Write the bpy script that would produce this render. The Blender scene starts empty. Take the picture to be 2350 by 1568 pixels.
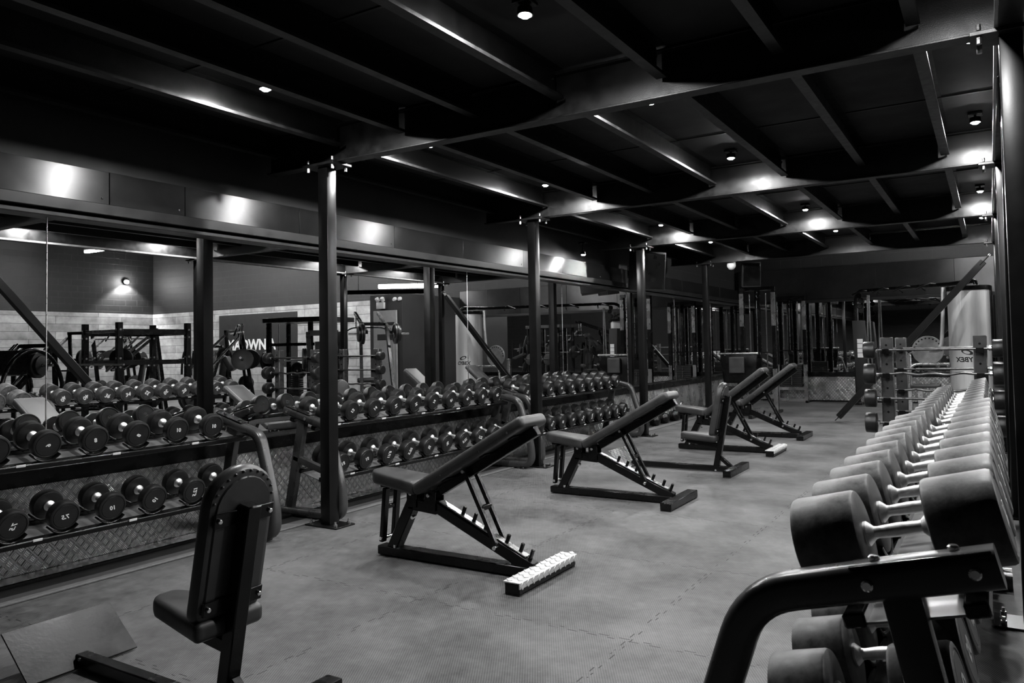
import bpy, bmesh, math, random
from mathutils import Vector, Matrix
random.seed(7)
PI = math.pi
scene = bpy.context.scene
COL = scene.collection
def V(*a): return Vector(a)

# ------------------------------------------------------------------ materials
def _nt(name):
    m = bpy.data.materials.new(name); m.use_nodes = True
    nt = m.node_tree; nt.nodes.clear()
    out = nt.nodes.new('ShaderNodeOutputMaterial')
    b = nt.nodes.new('ShaderNodeBsdfPrincipled')
    nt.links.new(b.outputs[0], out.inputs[0])
    return m, nt, b
def _n(nt, t, **kw):
    n = nt.nodes.new(t)
    for k, v in kw.items():
        if k.startswith('i_'): n.inputs[k[2:].replace('_', ' ')].default_value = v
        else: setattr(n, k, v)
    return n
def _math(nt, op, a, b=None, c=None, clamp=False):
    n = nt.nodes.new('ShaderNodeMath'); n.operation = op; n.use_clamp = clamp
    for i, x in enumerate((a, b, c)):
        if x is None: continue
        if isinstance(x, (int, float)): n.inputs[i].default_value = x
        else: nt.links.new(x, n.inputs[i])
    return n.outputs[0]
def _grey(nt, sock, lo, hi):
    mr = nt.nodes.new('ShaderNodeMapRange'); nt.links.new(sock, mr.inputs[0])
    mr.inputs[1].default_value = .3; mr.inputs[2].default_value = .7
    mr.inputs[3].default_value = lo; mr.inputs[4].default_value = hi
    return mr.outputs[0]
def simple(name, lo, hi, rough=.4, metal=0., scale=8., bump=0., bscale=200., rvar=.08, spec=.5, aniso=0., stretch=None):
    """noise-modulated grey material"""
    m, nt, b = _nt(name)
    tc = _n(nt, 'ShaderNodeTexCoord')
    src = tc.outputs['Object']
    if stretch:
        mp = _n(nt, 'ShaderNodeMapping'); mp.inputs['Scale'].default_value = stretch
        nt.links.new(src, mp.inputs[0]); src = mp.outputs[0]
    no = _n(nt, 'ShaderNodeTexNoise', i_Scale=scale, i_Detail=5., i_Roughness=.6)
    nt.links.new(src, no.inputs['Vector'])
    g = _grey(nt, no.outputs[0], lo, hi)
    cc = _n(nt, 'ShaderNodeCombineColor')
    for i in range(3): nt.links.new(g, cc.inputs[i])
    nt.links.new(cc.outputs[0], b.inputs['Base Color'])
    nt.links.new(_grey(nt, no.outputs[0], max(.02, rough - rvar), rough + rvar), b.inputs['Roughness'])
    if aniso:
        b.inputs['Anisotropic'].default_value = aniso; b.inputs['Anisotropic Rotation'].default_value = .25
        tg = _n(nt, 'ShaderNodeTangent', direction_type='RADIAL', axis='Z'); nt.links.new(tg.outputs[0], b.inputs['Tangent'])
    b.inputs['Metallic'].default_value = metal
    b.inputs['Specular IOR Level'].default_value = spec
    if bump:
        n2 = _n(nt, 'ShaderNodeTexNoise', i_Scale=bscale, i_Detail=3.)
        nt.links.new(tc.outputs['Object'], n2.inputs['Vector'])
        bp = _n(nt, 'ShaderNodeBump', i_Strength=bump, i_Distance=.002)
        nt.links.new(n2.outputs[0], bp.inputs['Height']); nt.links.new(bp.outputs[0], b.inputs['Normal'])
    return m
def emit(name, strength):
    m, nt, b = _nt(name)
    b.inputs['Base Color'].default_value = (.9, .9, .9, 1)
    b.inputs['Emission Color'].default_value = (1, 1, 1, 1)
    b.inputs['Emission Strength'].default_value = strength
    return m
M = {}
M['black'] = simple('black_powder_coat', .002, .004, .24, bump=.05, bscale=400, spec=.3)
M['beam'] = simple('black_painted_steel', .004, .011, .4, bump=.25, bscale=160, scale=14, spec=.3)
M['column'] = simple('black_column_paint', .002, .004, .32, spec=.3, bump=.05, bscale=120, rvar=.02)
M['tube'] = simple('dark_grey_rack_tube', .025, .045, .3, scale=5)
M['vinyl'] = simple('black_vinyl', .022, .04, .4, bump=.12, bscale=500)
M['rubber'] = simple('black_rubber', .004, .009, .4, scale=18, bump=.06, bscale=150)
M['worn'] = simple('worn_grey_rubber', .02, .12, .5, scale=30, bump=.1, bscale=120)
M['dusty'] = simple('dusty_black_rubber', .012, .05, .48, scale=26, bump=.1, bscale=120)
M['knurl'] = simple('knurled_chrome', .7, .85, .42, metal=1., scale=60, bump=.3, bscale=600)
M['barsteel'] = simple('dark_bar_steel', .12, .2, .35, metal=1., scale=30)
M['chrome'] = simple('chrome', .78, .88, .16, metal=1., scale=30, rvar=.06)
M['steel'] = simple('bare_steel', .45, .6, .3, metal=1., scale=20)
M['white'] = simple('white_paint', .78, .86, .5)
M['greyplate'] = simple('grey_tray_metal', .2, .32, .4, metal=.5, scale=12)
M['silver'] = simple('brushed_silver_shroud', .5, .62, .38, metal=.6, scale=6, stretch=(30, 30, .5))
M['ceil'] = simple('black_ceiling_board', .003, .005, .8, scale=3)
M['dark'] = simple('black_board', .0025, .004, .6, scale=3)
M['satin'] = simple('satin_dark_cladding', .07, .095, .34, metal=.9, scale=3, rvar=.03, aniso=.9)
M['header'] = simple('dark_header_paint', .010, .016, .38, bump=.1, bscale=150)
M['greywall'] = simple('dark_grey_wall_paint', .03, .045, .6, scale=3)
M['door'] = simple('pale_door_paint', .42, .5, .45)
M['tag'] = simple('white_label_stock', .75, .82, .5)
M['lamp'] = emit('lamp_glow', 400.)
M['tube_light'] = emit('fluorescent_tube', 10.)
def mirror_mat():
    m, nt, b = _nt('mirror_silvering')
    tc = _n(nt, 'ShaderNodeTexCoord'); no = _n(nt, 'ShaderNodeTexNoise', i_Scale=2.)
    nt.links.new(tc.outputs['Object'], no.inputs['Vector'])
    g = _grey(nt, no.outputs[0], .86, .9)
    cc = _n(nt, 'ShaderNodeCombineColor')
    for i in range(3): nt.links.new(g, cc.inputs[i])
    nt.links.new(cc.outputs[0], b.inputs['Base Color'])
    b.inputs['Metallic'].default_value = 1.; b.inputs['Roughness'].default_value = 0.
    return m
M['mirror'] = mirror_mat()
def tread_mat(name, axis, base=(.30, .42), sy=.064, sz=.074, metal=.9, rough=.27):
    """five-bar aluminium tread plate: lozenges of short ribs in two directions"""
    m, nt, b = _nt(name)
    tc = _n(nt, 'ShaderNodeTexCoord'); sp = _n(nt, 'ShaderNodeSeparateXYZ')
    nt.links.new(tc.outputs['Object'], sp.inputs[0])
    y = sp.outputs['XYZ'.index(axis[0])]; z = sp.outputs['XYZ'.index(axis[1])]
    a = _math(nt, 'DIVIDE', y, sy); c = _math(nt, 'DIVIDE', z, sz)
    u = _math(nt, 'ADD', a, c); v = _math(nt, 'SUBTRACT', a, c)
    par = _math(nt, 'MODULO', _math(nt, 'ADD', _math(nt, 'FLOOR', u), 1000.), 2.)
    fu = _math(nt, 'FRACT', _math(nt, 'ADD', u, 1000.)); fv = _math(nt, 'FRACT', _math(nt, 'ADD', v, 1000.))
    def cell(f):   # 0 at cell border, 1 inside
        d = _math(nt, 'MINIMUM', f, _math(nt, 'SUBTRACT', 1., f))
        return _math(nt, 'MULTIPLY', _math(nt, 'SUBTRACT', d, .07), 9., clamp=True)
    inside = _math(nt, 'MULTIPLY', cell(fu), cell(fv))
    def bars(f): 
        s = _math(nt, 'SINE', _math(nt, 'MULTIPLY', f, 2 * PI * 5))
        return _math(nt, 'MULTIPLY', _math(nt, 'ADD', s, .35), 1.2, clamp=True)
    mix = _math(nt, 'ADD', _math(nt, 'MULTIPLY', bars(fu), par), _math(nt, 'MULTIPLY', bars(fv), _math(nt, 'SUBTRACT', 1., par)))
    h = _math(nt, 'MULTIPLY', mix, inside)
    no = _n(nt, 'ShaderNodeTexNoise', i_Scale=5., i_Detail=5.)
    nt.links.new(tc.outputs['Object'], no.inputs['Vector'])
    g = _math(nt, 'MULTIPLY', _grey(nt, no.outputs[0], base[0], base[1]), _math(nt, 'ADD', _math(nt, 'MULTIPLY', h, .65), .35))
    cc = _n(nt, 'ShaderNodeCombineColor')
    for i in range(3): nt.links.new(g, cc.inputs[i])
    nt.links.new(cc.outputs[0], b.inputs['Base Color'])
    b.inputs['Metallic'].default_value = metal
    nt.links.new(_grey(nt, no.outputs[0], rough - .08, rough + .12), b.inputs['Roughness'])
    bp = _n(nt, 'ShaderNodeBump', i_Strength=1., i_Distance=.0038)
    nt.links.new(h, bp.inputs['Height']); nt.links.new(bp.outputs[0], b.inputs['Normal'])
    return m
M['tread_yz'] = tread_mat('tread_plate_side', 'YZ', base=(.8, 1.))
M['tread_xz'] = tread_mat('tread_plate_front', 'XZ', base=(.8, 1.))
M['tread_xy'] = tread_mat('tread_plate_flat', 'XY', base=(.5, .7))
def block_mat(name, lo, hi, axis='X', bw=.45, bh=.225, mortar=.006, off=.5, mcol=None, stain=False, rough=.6):
    m, nt, b = _nt(name)
    tc = _n(nt, 'ShaderNodeTexCoord'); sp = _n(nt, 'ShaderNodeSeparateXYZ'); cb = _n(nt, 'ShaderNodeCombineXYZ')
    nt.links.new(tc.outputs['Object'], sp.inputs[0])
    nt.links.new(sp.outputs['XYZ'.index(axis)], cb.inputs[0]); nt.links.new(sp.outputs[2], cb.inputs[1])
    br = _n(nt, 'ShaderNodeTexBrick', offset=off)
    br.inputs['Scale'].default_value = 1.; br.inputs['Brick Width'].default_value = bw; br.inputs['Row Height'].default_value = bh
    br.inputs['Mortar Size'].default_value = mortar; br.inputs['Mortar Smooth'].default_value = .2; br.inputs['Bias'].default_value = 0.
    br.inputs['Color1'].default_value = (lo, lo, lo, 1); br.inputs['Color2'].default_value = (hi, hi, hi, 1)
    mc = mcol if mcol is not None else lo * .5
    br.inputs['Mortar'].default_value = (mc, mc, mc, 1)
    nt.links.new(cb.outputs[0], br.inputs['Vector'])
    col = br.outputs[0]
    no = _n(nt, 'ShaderNodeTexNoise', i_Scale=(2.2 if stain else 6.), i_Detail=7., i_Roughness=.65)
    nt.links.new(cb.outputs[0] if stain else tc.outputs['Object'], no.inputs['Vector'])
    mx = _n(nt, 'ShaderNodeMix', data_type='RGBA', blend_type='MULTIPLY'); mx.inputs[0].default_value = 1.
    nt.links.new(col, mx.inputs[6])
    g = _grey(nt, no.outputs[0], .5 if stain else .75, 1.25)
    cc = _n(nt, 'ShaderNodeCombineColor')
    for i in range(3): nt.links.new(g, cc.inputs[i])
    nt.links.new(cc.outputs[0], mx.inputs[7]); nt.links.new(mx.outputs[2], b.inputs['Base Color'])
    b.inputs['Roughness'].default_value = rough
    bp = _n(nt, 'ShaderNodeBump', i_Strength=.6, i_Distance=.006)
    inv = _math(nt, 'ADD', _math(nt, 'SUBTRACT', 1., br.outputs['Fac']), _math(nt, 'MULTIPLY', no.outputs[0], .15))
    nt.links.new(inv, bp.inputs['Height']); nt.links.new(bp.outputs[0], b.inputs['Normal'])
    return m
M['block_x'] = block_mat('painted_blockwork_back', .007, .009, 'X', mcol=.02)
M['block_y'] = block_mat('painted_blockwork_side', .007, .009, 'Y', mcol=.02)
M['plank_x'] = block_mat('weathered_plank_cladding_back', .26, .44, 'X', 2.4, .28, .008, .37, .08, True)
M['plank_y'] = block_mat('weathered_plank_cladding_side', .26, .44, 'Y', 2.4, .28, .008, .37, .08, True)
def floor_mat():
    m, nt, b = _nt('ribbed_rubber_matting')
    tc = _n(nt, 'ShaderNodeTexCoord'); sp = _n(nt, 'ShaderNodeSeparateXYZ')
    nt.links.new(tc.outputs['Object'], sp.inputs[0]); x, y = sp.outputs[0], sp.outputs[1]
    # fine ribs running about 30 degrees off the wall
    r = _math(nt, 'ADD', _math(nt, 'MULTIPLY', x, math.cos(.54)), _math(nt, 'MULTIPLY', y, math.sin(.54)))
    rib = _math(nt, 'ADD', _math(nt, 'MULTIPLY', _math(nt, 'SINE', _math(nt, 'MULTIPLY', r, 2 * PI / .0105)), .5), .5)
    # jigsaw seams
    def seam(p, q, off):
        # p across the seam, q along it
        tooth = _math(nt, 'SIGN', _math(nt, 'SINE', _math(nt, 'MULTIPLY', q, 2 * PI / .105)))
        pp = _math(nt, 'ADD', p, _math(nt, 'MULTIPLY', tooth, .010))
        f = _math(nt, 'FRACT', _math(nt, 'ADD', _math(nt, 'DIVIDE', _math(nt, 'SUBTRACT', pp, off), 1.23), 100.5))
        d = _math(nt, 'ABSOLUTE', _math(nt, 'SUBTRACT', f, .5))
        return _math(nt, 'LESS_THAN', d, .0026)
    s = _math(nt, 'MAXIMUM', seam(y, x, 3.22), seam(x, y, -3.93))
    nb = _n(nt, 'ShaderNodeTexNoise', i_Scale=9., i_Detail=3.); nt.links.new(tc.outputs['Object'], nb.inputs['Vector'])
    s = _math(nt, 'MULTIPLY', s, _math(nt, 'GREATER_THAN', nb.outputs[0], .47))
    n1 = _n(nt, 'ShaderNodeTexNoise', i_Scale=1.1, i_Detail=7., i_Roughness=.6); nt.links.new(tc.outputs['Object'], n1.inputs['Vector'])
    n2 = _n(nt, 'ShaderNodeTexNoise', i_Scale=14., i_Detail=6., i_Roughness=.7); nt.links.new(tc.outputs['Object'], n2.inputs['Vector'])
    n3 = _n(nt, 'ShaderNodeTexNoise', i_Scale=170., i_Detail=2.); nt.links.new(tc.outputs['Object'], n3.inputs['Vector'])
    g = _math(nt, 'ADD', _grey(nt, n1.outputs[0], .035, .165), _grey(nt, n2.outputs[0], -.035, .035))
    g = _math(nt, 'ADD', g, _math(nt, 'MULTIPLY', _math(nt, 'SUBTRACT', rib, .5), .05))
    speck = _math(nt, 'GREATER_THAN', n3.outputs[0], .745)
    g = _math(nt, 'ADD', g, _math(nt, 'MULTIPLY', speck, .25))
    g = _math(nt, 'MULTIPLY', g, _math(nt, 'SUBTRACT', 1., _math(nt, 'MULTIPLY', s, .85)))
    cc = _n(nt, 'ShaderNodeCombineColor')
    for i in range(3): nt.links.new(g, cc.inputs[i])
    nt.links.new(cc.outputs[0], b.inputs['Base Color'])
    nt.links.new(_grey(nt, n2.outputs[0], .55, .72), b.inputs['Roughness'])
    b.inputs['Specular IOR Level'].default_value = .35
    bp = _n(nt, 'ShaderNodeBump', i_Strength=.35, i_Distance=.002)
    nt.links.new(_math(nt, 'SUBTRACT', rib, _math(nt, 'MULTIPLY', s, 2.)), bp.inputs['Height']); nt.links.new(bp.outputs[0], b.inputs['Normal'])
    return m
M['floor'] = floor_mat()
M['kerb'] = simple('grey_edge_strip', .10, .15, .6, scale=30)

# ------------------------------------------------------------------ mesh builder
class MB:
    def __init__(s): s.bm = bmesh.new()
    def _add(s, verts, faces, smooth=False):
        vs = [s.bm.verts.new(v) for v in verts]
        for f in faces:
            try:
                fc = s.bm.faces.new([vs[i] for i in f]); fc.smooth = smooth
            except ValueError: pass
    def _merge(s, b2, mat=None, smooth=True):
        bmesh.ops.recalc_face_normals(b2, faces=b2.faces)
        if mat is not None: b2.transform(mat)
        m = bpy.data.meshes.new('tmp'); b2.to_mesh(m); b2.free()
        for p in m.polygons: p.use_smooth = smooth
        s.bm.from_mesh(m); bpy.data.meshes.remove(m)
    def box(s, c, d, rot=None, bev=.003, seg=1):
        """box centred at c with full dims d, rot = Matrix or None"""
        b = bmesh.new(); bmesh.ops.create_cube(b, size=1.)
        for v in b.verts: v.co = Vector((v.co.x * d[0], v.co.y * d[1], v.co.z * d[2]))
        if bev: bmesh.ops.bevel(b, geom=b.edges[:], offset=min(bev, min(d) * .45), segments=seg, affect='EDGES', profile=.6)
        T = Matrix.Translation(Vector(c))
        if rot is not None: T = T @ rot.to_4x4()
        s._merge(b, T); return s
    def box2(s, lo, hi, bev=.003, seg=1):
        lo = Vector(lo); hi = Vector(hi)
        return s.box((lo + hi) / 2, hi - lo, None, bev, seg)
    def bar(s, a, b, w, h, up=(0, 0, 1), bev=.004, seg=1, ext=0.):
        """rectangular bar a->b; w = width sideways, h = size along 'up'"""
        a = Vector(a); b = Vector(b); d = (b - a); L = d.length + ext; z = d.normalized()
        upv = Vector(up); x = upv.cross(z)
        if x.length < 1e-4: x = Vector((1, 0, 0)).cross(z)
        x.normalize(); y = z.cross(x)
        R = Matrix((x, y, z)).transposed()
        return s.box((a + b) / 2, (w, h, L), R, bev, seg)
    def cyl(s, a, b, r, r2=None, seg=20, bev=0.):
        a = Vector(a); b = Vector(b); d = b - a; z = d.normalized()
        x = z.orthogonal().normalized(); y = z.cross(x); L = d.length
        r2 = r if r2 is None else r2
        prof = [(0, 0), (r - bev, 0), (r, bev), (r2, L - bev), (r2 - bev, L), (0, L)] if bev else [(0, 0), (r, 0), (r2, L), (0, L)]
        return s.lathe(prof, Matrix((x, y, z)).transposed().to_4x4(), a, seg)
    def lathe(s, prof, rot, loc, seg=32):
        """profile of (radius, height) about local z"""
        T = Matrix.Translation(Vector(loc)) @ rot
        b = bmesh.new(); rings = []
        for r, h in prof:
            if r < 1e-6: rings.append([b.verts.new((0, 0, h))])
            else: rings.append([b.verts.new((r * math.cos(2 * PI * i / seg), r * math.sin(2 * PI * i / seg), h)) for i in range(seg)])
        for A, B in zip(rings, rings[1:]):
            for i in range(seg):
                j = (i + 1) % seg
                if len(A) == 1 and len(B) == 1: continue
                if len(A) == 1: b.faces.new((A[0], B[i], B[j]))
                elif len(B) == 1: b.faces.new((A[i], B[0], A[j]))
                else: b.faces.new((A[i], B[i], B[j], A[j]))
        s._merge(b, T); return s
    def tube(s, pts, r, seg=12, caps=True):
        pts = [Vector(p) for p in pts]; b = bmesh.new(); rings = []
        t0 = (pts[1] - pts[0]).normalized(); n = t0.orthogonal().normalized()
        for i, p in enumerate(pts):
            t = (pts[min(i + 1, len(pts) - 1)] - pts[max(i - 1, 0)]).normalized()
            n = (n - t * n.dot(t)).normalized(); bi = t.cross(n)
            rings.append([b.verts.new(p + (n * math.cos(2 * PI * k / seg) + bi * math.sin(2 * PI * k / seg)) * r) for k in range(seg)])
        for A, B in zip(rings, rings[1:]):
            for k in range(seg): b.faces.new((A[k], A[(k + 1) % seg], B[(k + 1) % seg], B[k]))
        if caps: b.faces.new(rings[0][::-1]); b.faces.new(rings[-1])
        s._merge(b); return s
    def sweep(s, pts, section, side):
        """sweep a closed 2-D section (a along normal, b along 'side') along a planar path"""
        pts = [Vector(p) for p in pts]; side = Vector(side).normalized(); b = bmesh.new(); rings = []
        for i, p in enumerate(pts):
            t = (pts[min(i + 1, len(pts) - 1)] - pts[max(i - 1, 0)]).normalized()
            n = side.cross(t).normalized()
            rings.append([b.verts.new(p + n * a + side * c) for a, c in section])
        N = len(section)
        for A, B in zip(rings, rings[1:]):
            for k in range(N): b.faces.new((A[k], A[(k + 1) % N], B[(k + 1) % N], B[k]))
        b.faces.new(rings[0][::-1]); b.faces.new(rings[-1])
        s._merge(b); return s
    def prism(s, poly, axis, a0, a1, bev=0., seg=2):
        """extrude 2-D polygon; axis 'X': poly=(y,z), 'Y': (x,z), 'Z': (x,y)"""
        def P(p, a): return {'X': (a, p[0], p[1]), 'Y': (p[0], a, p[1]), 'Z': (p[0], p[1], a)}[axis]
        b = bmesh.new()
        A = [b.verts.new(P(p, a0)) for p in poly]; B = [b.verts.new(P(p, a1)) for p in poly]
        b.faces.new(A[::-1]); b.faces.new(B)
        for i in range(len(poly)):
            j = (i + 1) % len(poly); b.faces.new((A[i], A[j], B[j], B[i]))
        bmesh.ops.recalc_face_normals(b, faces=b.faces)
        if bev: bmesh.ops.bevel(b, geom=b.edges[:], offset=bev, segments=seg, affect='EDGES', profile=.6)
        s._merge(b); return s
    def sphere(s, c, r, seg=16, sz=None):
        b = bmesh.new(); bmesh.ops.create_uvsphere(b, u_segments=seg, v_segments=seg // 2, radius=r)
        if sz: b.transform(Matrix.Diagonal((*sz, 1)))
        s._merge(b, Matrix.Translation(Vector(c))); return s
    def xform(s, mat): s.bm.transform(mat); return s
    def mesh(s, name, mat, angle=38):
        me = bpy.data.meshes.new(name); s.bm.to_mesh(me); s.bm.free()
        me.set_sharp_from_angle(angle=math.radians(angle))
        if mat: me.materials.append(M[mat] if isinstance(mat, str) else mat)
        return me
    def build(s, name, mat, parent=None, angle=38):
        o = bpy.data.objects.new(name, s.mesh(name, mat, angle)); COL.objects.link(o)
        if parent: o.parent = parent
        return o
def rrect(a, b, r, n=4):
    """rounded-rectangle section, full sizes a x b"""
    out = []
    for cx, cy, t0 in ((a / 2 - r, b / 2 - r, 0), (-a / 2 + r, b / 2 - r, PI / 2), (-a / 2 + r, -b / 2 + r, PI), (a / 2 - r, -b / 2 + r, 1.5 * PI)):
        for i in range(n + 1):
            t = t0 + PI / 2 * i / n; out.append((cx + r * math.cos(t), cy + r * math.sin(t)))
    return out
def fillet(pts, rads, n=7):
    """round the inner corners of a polyline"""
    pts = [Vector(p) for p in pts]; out = [pts[0]]
    if not isinstance(rads, (list, tuple)): rads = [rads] * len(pts)
    for i in range(1, len(pts) - 1):
        a, p, c = pts[i - 1], pts[i], pts[i + 1]; r = rads[i]
        d1 = (a - p).normalized(); d2 = (c - p).normalized()
        q = min(r, (a - p).length * .49, (c - p).length * .49)
        s, e = p + d1 * q, p + d2 * q
        for k in range(n + 1):
            t = k / n; out.append(s * (1 - t) ** 2 + p * 2 * t * (1 - t) + e * t * t)
    out.append(pts[-1]); return out

# ------------------------------------------------------------------ scene objects
def thing(name, label, cat, loc=(0, 0, 0), rotz=0., group=None):
    o = bpy.data.objects.new(name, None); o.empty_display_size = .2; COL.objects.link(o)
    o.location = loc; o.rotation_euler = (0, 0, rotz)
    o['label'] = label; o['category'] = cat
    if group: o['group'] = group
    return o
def tag(o, label, cat, group=None):
    o['label'] = label; o['category'] = cat
    if group: o['group'] = group
    return o
def struct(name, mb, mat, label=None, angle=38):
    o = mb.build(name, mat, None, angle); o['kind'] = 'structure'
    if label: o['label'] = label
    return o
def copy_tree(o, parent=None):
    c = o.copy(); COL.objects.link(c)
    if parent is not None: c.parent = parent
    for ch in list(o.children): copy_tree(ch, c)
    return c
_txt = {}
def text_mesh(body, size, mat='white', shear=.15):
    key = (body, size, mat)
    if key in _txt: return _txt[key]
    cu = bpy.data.curves.new('txt', 'FONT'); cu.body = body; cu.size = size; cu.align_x = 'CENTER'; cu.align_y = 'CENTER'
    cu.extrude = .0004; cu.offset = size * .035; cu.shear = shear; cu.resolution_u = 2
    ob = bpy.data.objects.new('txt', cu); COL.objects.link(ob)
    dg = bpy.context.evaluated_depsgraph_get(); dg.update()
    me = bpy.data.meshes.new_from_object(ob.evaluated_get(dg))
    bpy.data.objects.remove(ob); bpy.data.curves.remove(cu)
    me.name = 'number'; me.materials.clear(); me.materials.append(M[mat])
    _txt[key] = me; return me
ORD = ['first', 'second', 'third', 'fourth', 'fifth', 'sixth', 'seventh', 'eighth', 'ninth', 'tenth', 'eleventh', 'twelfth']
# ------------------------------------------------------------------ camera
CAMH = 1.35
cam = bpy.data.cameras.new('camera'); co = bpy.data.objects.new('camera', cam); COL.objects.link(co)
r_ = V(.8577, .5137, -.0195).normalized(); f_ = V(-.5128, .8576, .0386).normalized()
u_ = r_.cross(f_); f_ = u_.cross(r_)
co.matrix_world = Matrix.Translation((0, 0, CAMH)) @ Matrix((r_, u_, -f_)).transposed().to_4x4()
cam.sensor_width = 36.; cam.lens = 1737. / 2350 * 36.
cam.shift_x = -(1232.6 - 1175) / 2350; cam.shift_y = -(784 - 729.85) / 2350
cam.clip_start = .05; cam.clip_end = 100
cam.dof.use_dof = True; cam.dof.focus_distance = 5.; cam.dof.aperture_fstop = 9.
scene.camera = co

# ------------------------------------------------------------------ room shell
XL, YB, XR, YF, ZC = -5.25, 18.1, 18.3, -6., 5.5
struct('floor', MB().box2((XL - .15, YF, -.1), (XR + .15, YB + .15, 0), 0), 'floor')
struct('ceiling', MB().box2((XL - .15, YF, ZC), (XR + .15, YB + .15, ZC + .1), 0), 'ceil')
def off_struct(name, lo, hi, off, mat):
    o = struct(name, MB().box2(V(*lo) - V(*off), V(*hi) - V(*off), 0), mat); o.location = off; return o
off_struct('wall_left', (XL - .15, YF, 0), (XL, YB, ZC), (0, 0, .115), 'block_y')
off_struct('wall_back', (XL - .15, YB + .005, 0), (XR, YB + .15, ZC), (.358, 0, .115), 'block_x')
off_struct('wall_right', (XR, YF, 0), (XR + .15, YB, ZC), (0, .1, .115), 'block_y')
off_struct('wall_front', (XL, YF - .15, 0), (XR, YF, ZC), (0, 0, .115), 'block_x')
struct('trim_1', MB().box2((4.2, YB - .03, 0), (XR - .03, YB + .004, 2.95), .004), 'plank_x')
struct('trim_2', MB().box2((XR - .03, YF, 0), (XR, YB - .03, 2.95), .004), 'plank_y')
# left wall: tread-plate wainscot, ledge, header rail
struct('wall_left_wainscot', MB().box2((XL, YF + .02, .03), (-5.10, YB - .02, .56), .002), 'tread_yz')
struct('trim_3', MB().box2((XL, YF + .02, .56), (-5.078, YB - .05, .662), .006), 'black')
struct('baseboard_left', MB().box2((XL, YF + .02, 0), (-4.94, YB - .05, .03), .006), 'black')
struct('trim_4', MB().box2((-4.94, YF + .02, 0), (-4.785, YB - .05, .006), .002), 'dark')
struct('trim_5', MB().box2((-4.785, YF + .02, 0), (-4.64, YB - .05, .008), .003).box2((-4.642, YF + .02, 0), (-4.628, YB - .05, .014), .004), 'kerb')
struct('trim_6', MB().box2((XL, YF + .02, 2.300), (-5.10, YB - .05, 2.375), .004).box2((XL, YF + .02, 2.255), (-5.135, YB - .05, 2.287), .004), 'header')
ys = [.1, 2.563, 4.99, 7.15, 9.43, 11.66, 13.9, 16.1, YB - .03]
names = ['sheet behind the wall rack of sixes and eights, nearest the camera', 'sheet above the gap between the first two wall racks',
         'sheet behind the second wall dumbbell rack', 'sheet from the second wall rack to the third column',
         'sheet behind the third wall dumbbell rack', 'sheet above the bare tread plate past the third rack',
         'sheet above the kettlebells along the wall', 'last sheet of the long wall, into the corner']
for i, (a, b) in enumerate(zip(ys, ys[1:])):
    o = MB().box2((-5.228, a + .002, .655), (-5.22, b - .004, 2.262), .0015).build('wall_mirror', 'mirror')
    tag(o, 'Tall wall mirror ' + names[i], 'mirror', 'mirror sheets along the dumbbell wall')
    if i: struct('trim_%d' % (20 + i), MB().box2((-5.222, a - .004, .66), (-5.2165, a + .003, 2.26), .0015), 'steel')
sheet = [-2.4, -.6, .6, 1.75, 2.93, 3.5, 4.6, 5.83, 7.0, 8.3, 9.35, 10.6, 11.9, 13.0, 14.2, 15.4, 16.6, 18.05]
for i, (a, b) in enumerate(zip(sheet, sheet[1:])):
    mb = MB().box((0, 0, 0), (.02, b - a - .006, .23), Matrix.Rotation(random.uniform(-.004, .004), 3, 'Z'), .002)
    o = struct('wall_left_panel', mb, 'satin'); o.location = (-5.165, (a + b) / 2, 2.378 + .115)
    if i in (3, 4, 6, 8, 10): struct('panel_screw', MB().sphere((-5.152, b - .05, 2.42), .008, 8), 'steel')
struct('wall_left_shade_board', MB().box2((XL, YF + .02, 2.38), (-5.18, 13.6, 3.12), 0), 'dark')  # shade on the upper cladding, put in as a black board
# back wall: wainscot, mirror, header, cladding
struct('wall_back_wainscot', MB().box2((-5.08, YB - .1, .03), (3.0, YB, .56), .002), 'tread_xz')
struct('trim_7', MB().box2((-5.08, YB - .12, .56), (3.0, YB, .662), .006), 'black')
struct('baseboard_back', MB().box2((-5.08, YB - .13, 0), (3.0, YB, .03), .004), 'black')
struct('trim_8', MB().box2((-5.1, YB - .1, 2.242), (3.0, YB, 2.305), .004), 'header')
xs = [-5.2, -2.95, -.7, 1.2, 3.0]
nm = ['behind the corner pulley towers', 'sheet between the pulley towers and the silver shroud', 'sheet behind the silver shroud', 'sheet on the far wall next to the grey lobby']
for i, (a, b) in enumerate(zip(xs, xs[1:])):
    o = MB().box2((a + .002, YB - .04, .655), (b - .002, YB - .03, 2.25), .0015).build('wall_mirror', 'mirror')
    tag(o, 'Far wall mirror ' + nm[i] if not nm[i].startswith('sheet') else 'Far wall mirror ' + nm[i], 'mirror', 'mirror sheets on the far wall')
bx = [-5.14, -3.6, -2.1, -.6, .9, 2.0, 3.0]
for i, (a, b) in enumerate(zip(bx, bx[1:])):
    mb = MB().box((0, 0, 0), (b - a - .006, .02, .73), Matrix.Rotation(random.uniform(-.004, .004), 3, 'Z'), .002)
    o = struct('wall_back_panel', mb, 'satin'); o.location = ((a + b) / 2, YB - .05, 2.307 + .365)
struct('trim_9', MB().box2((-5.14, YB - .06, 3.04), (3.0, YB, 3.06), .002), 'header')
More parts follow.
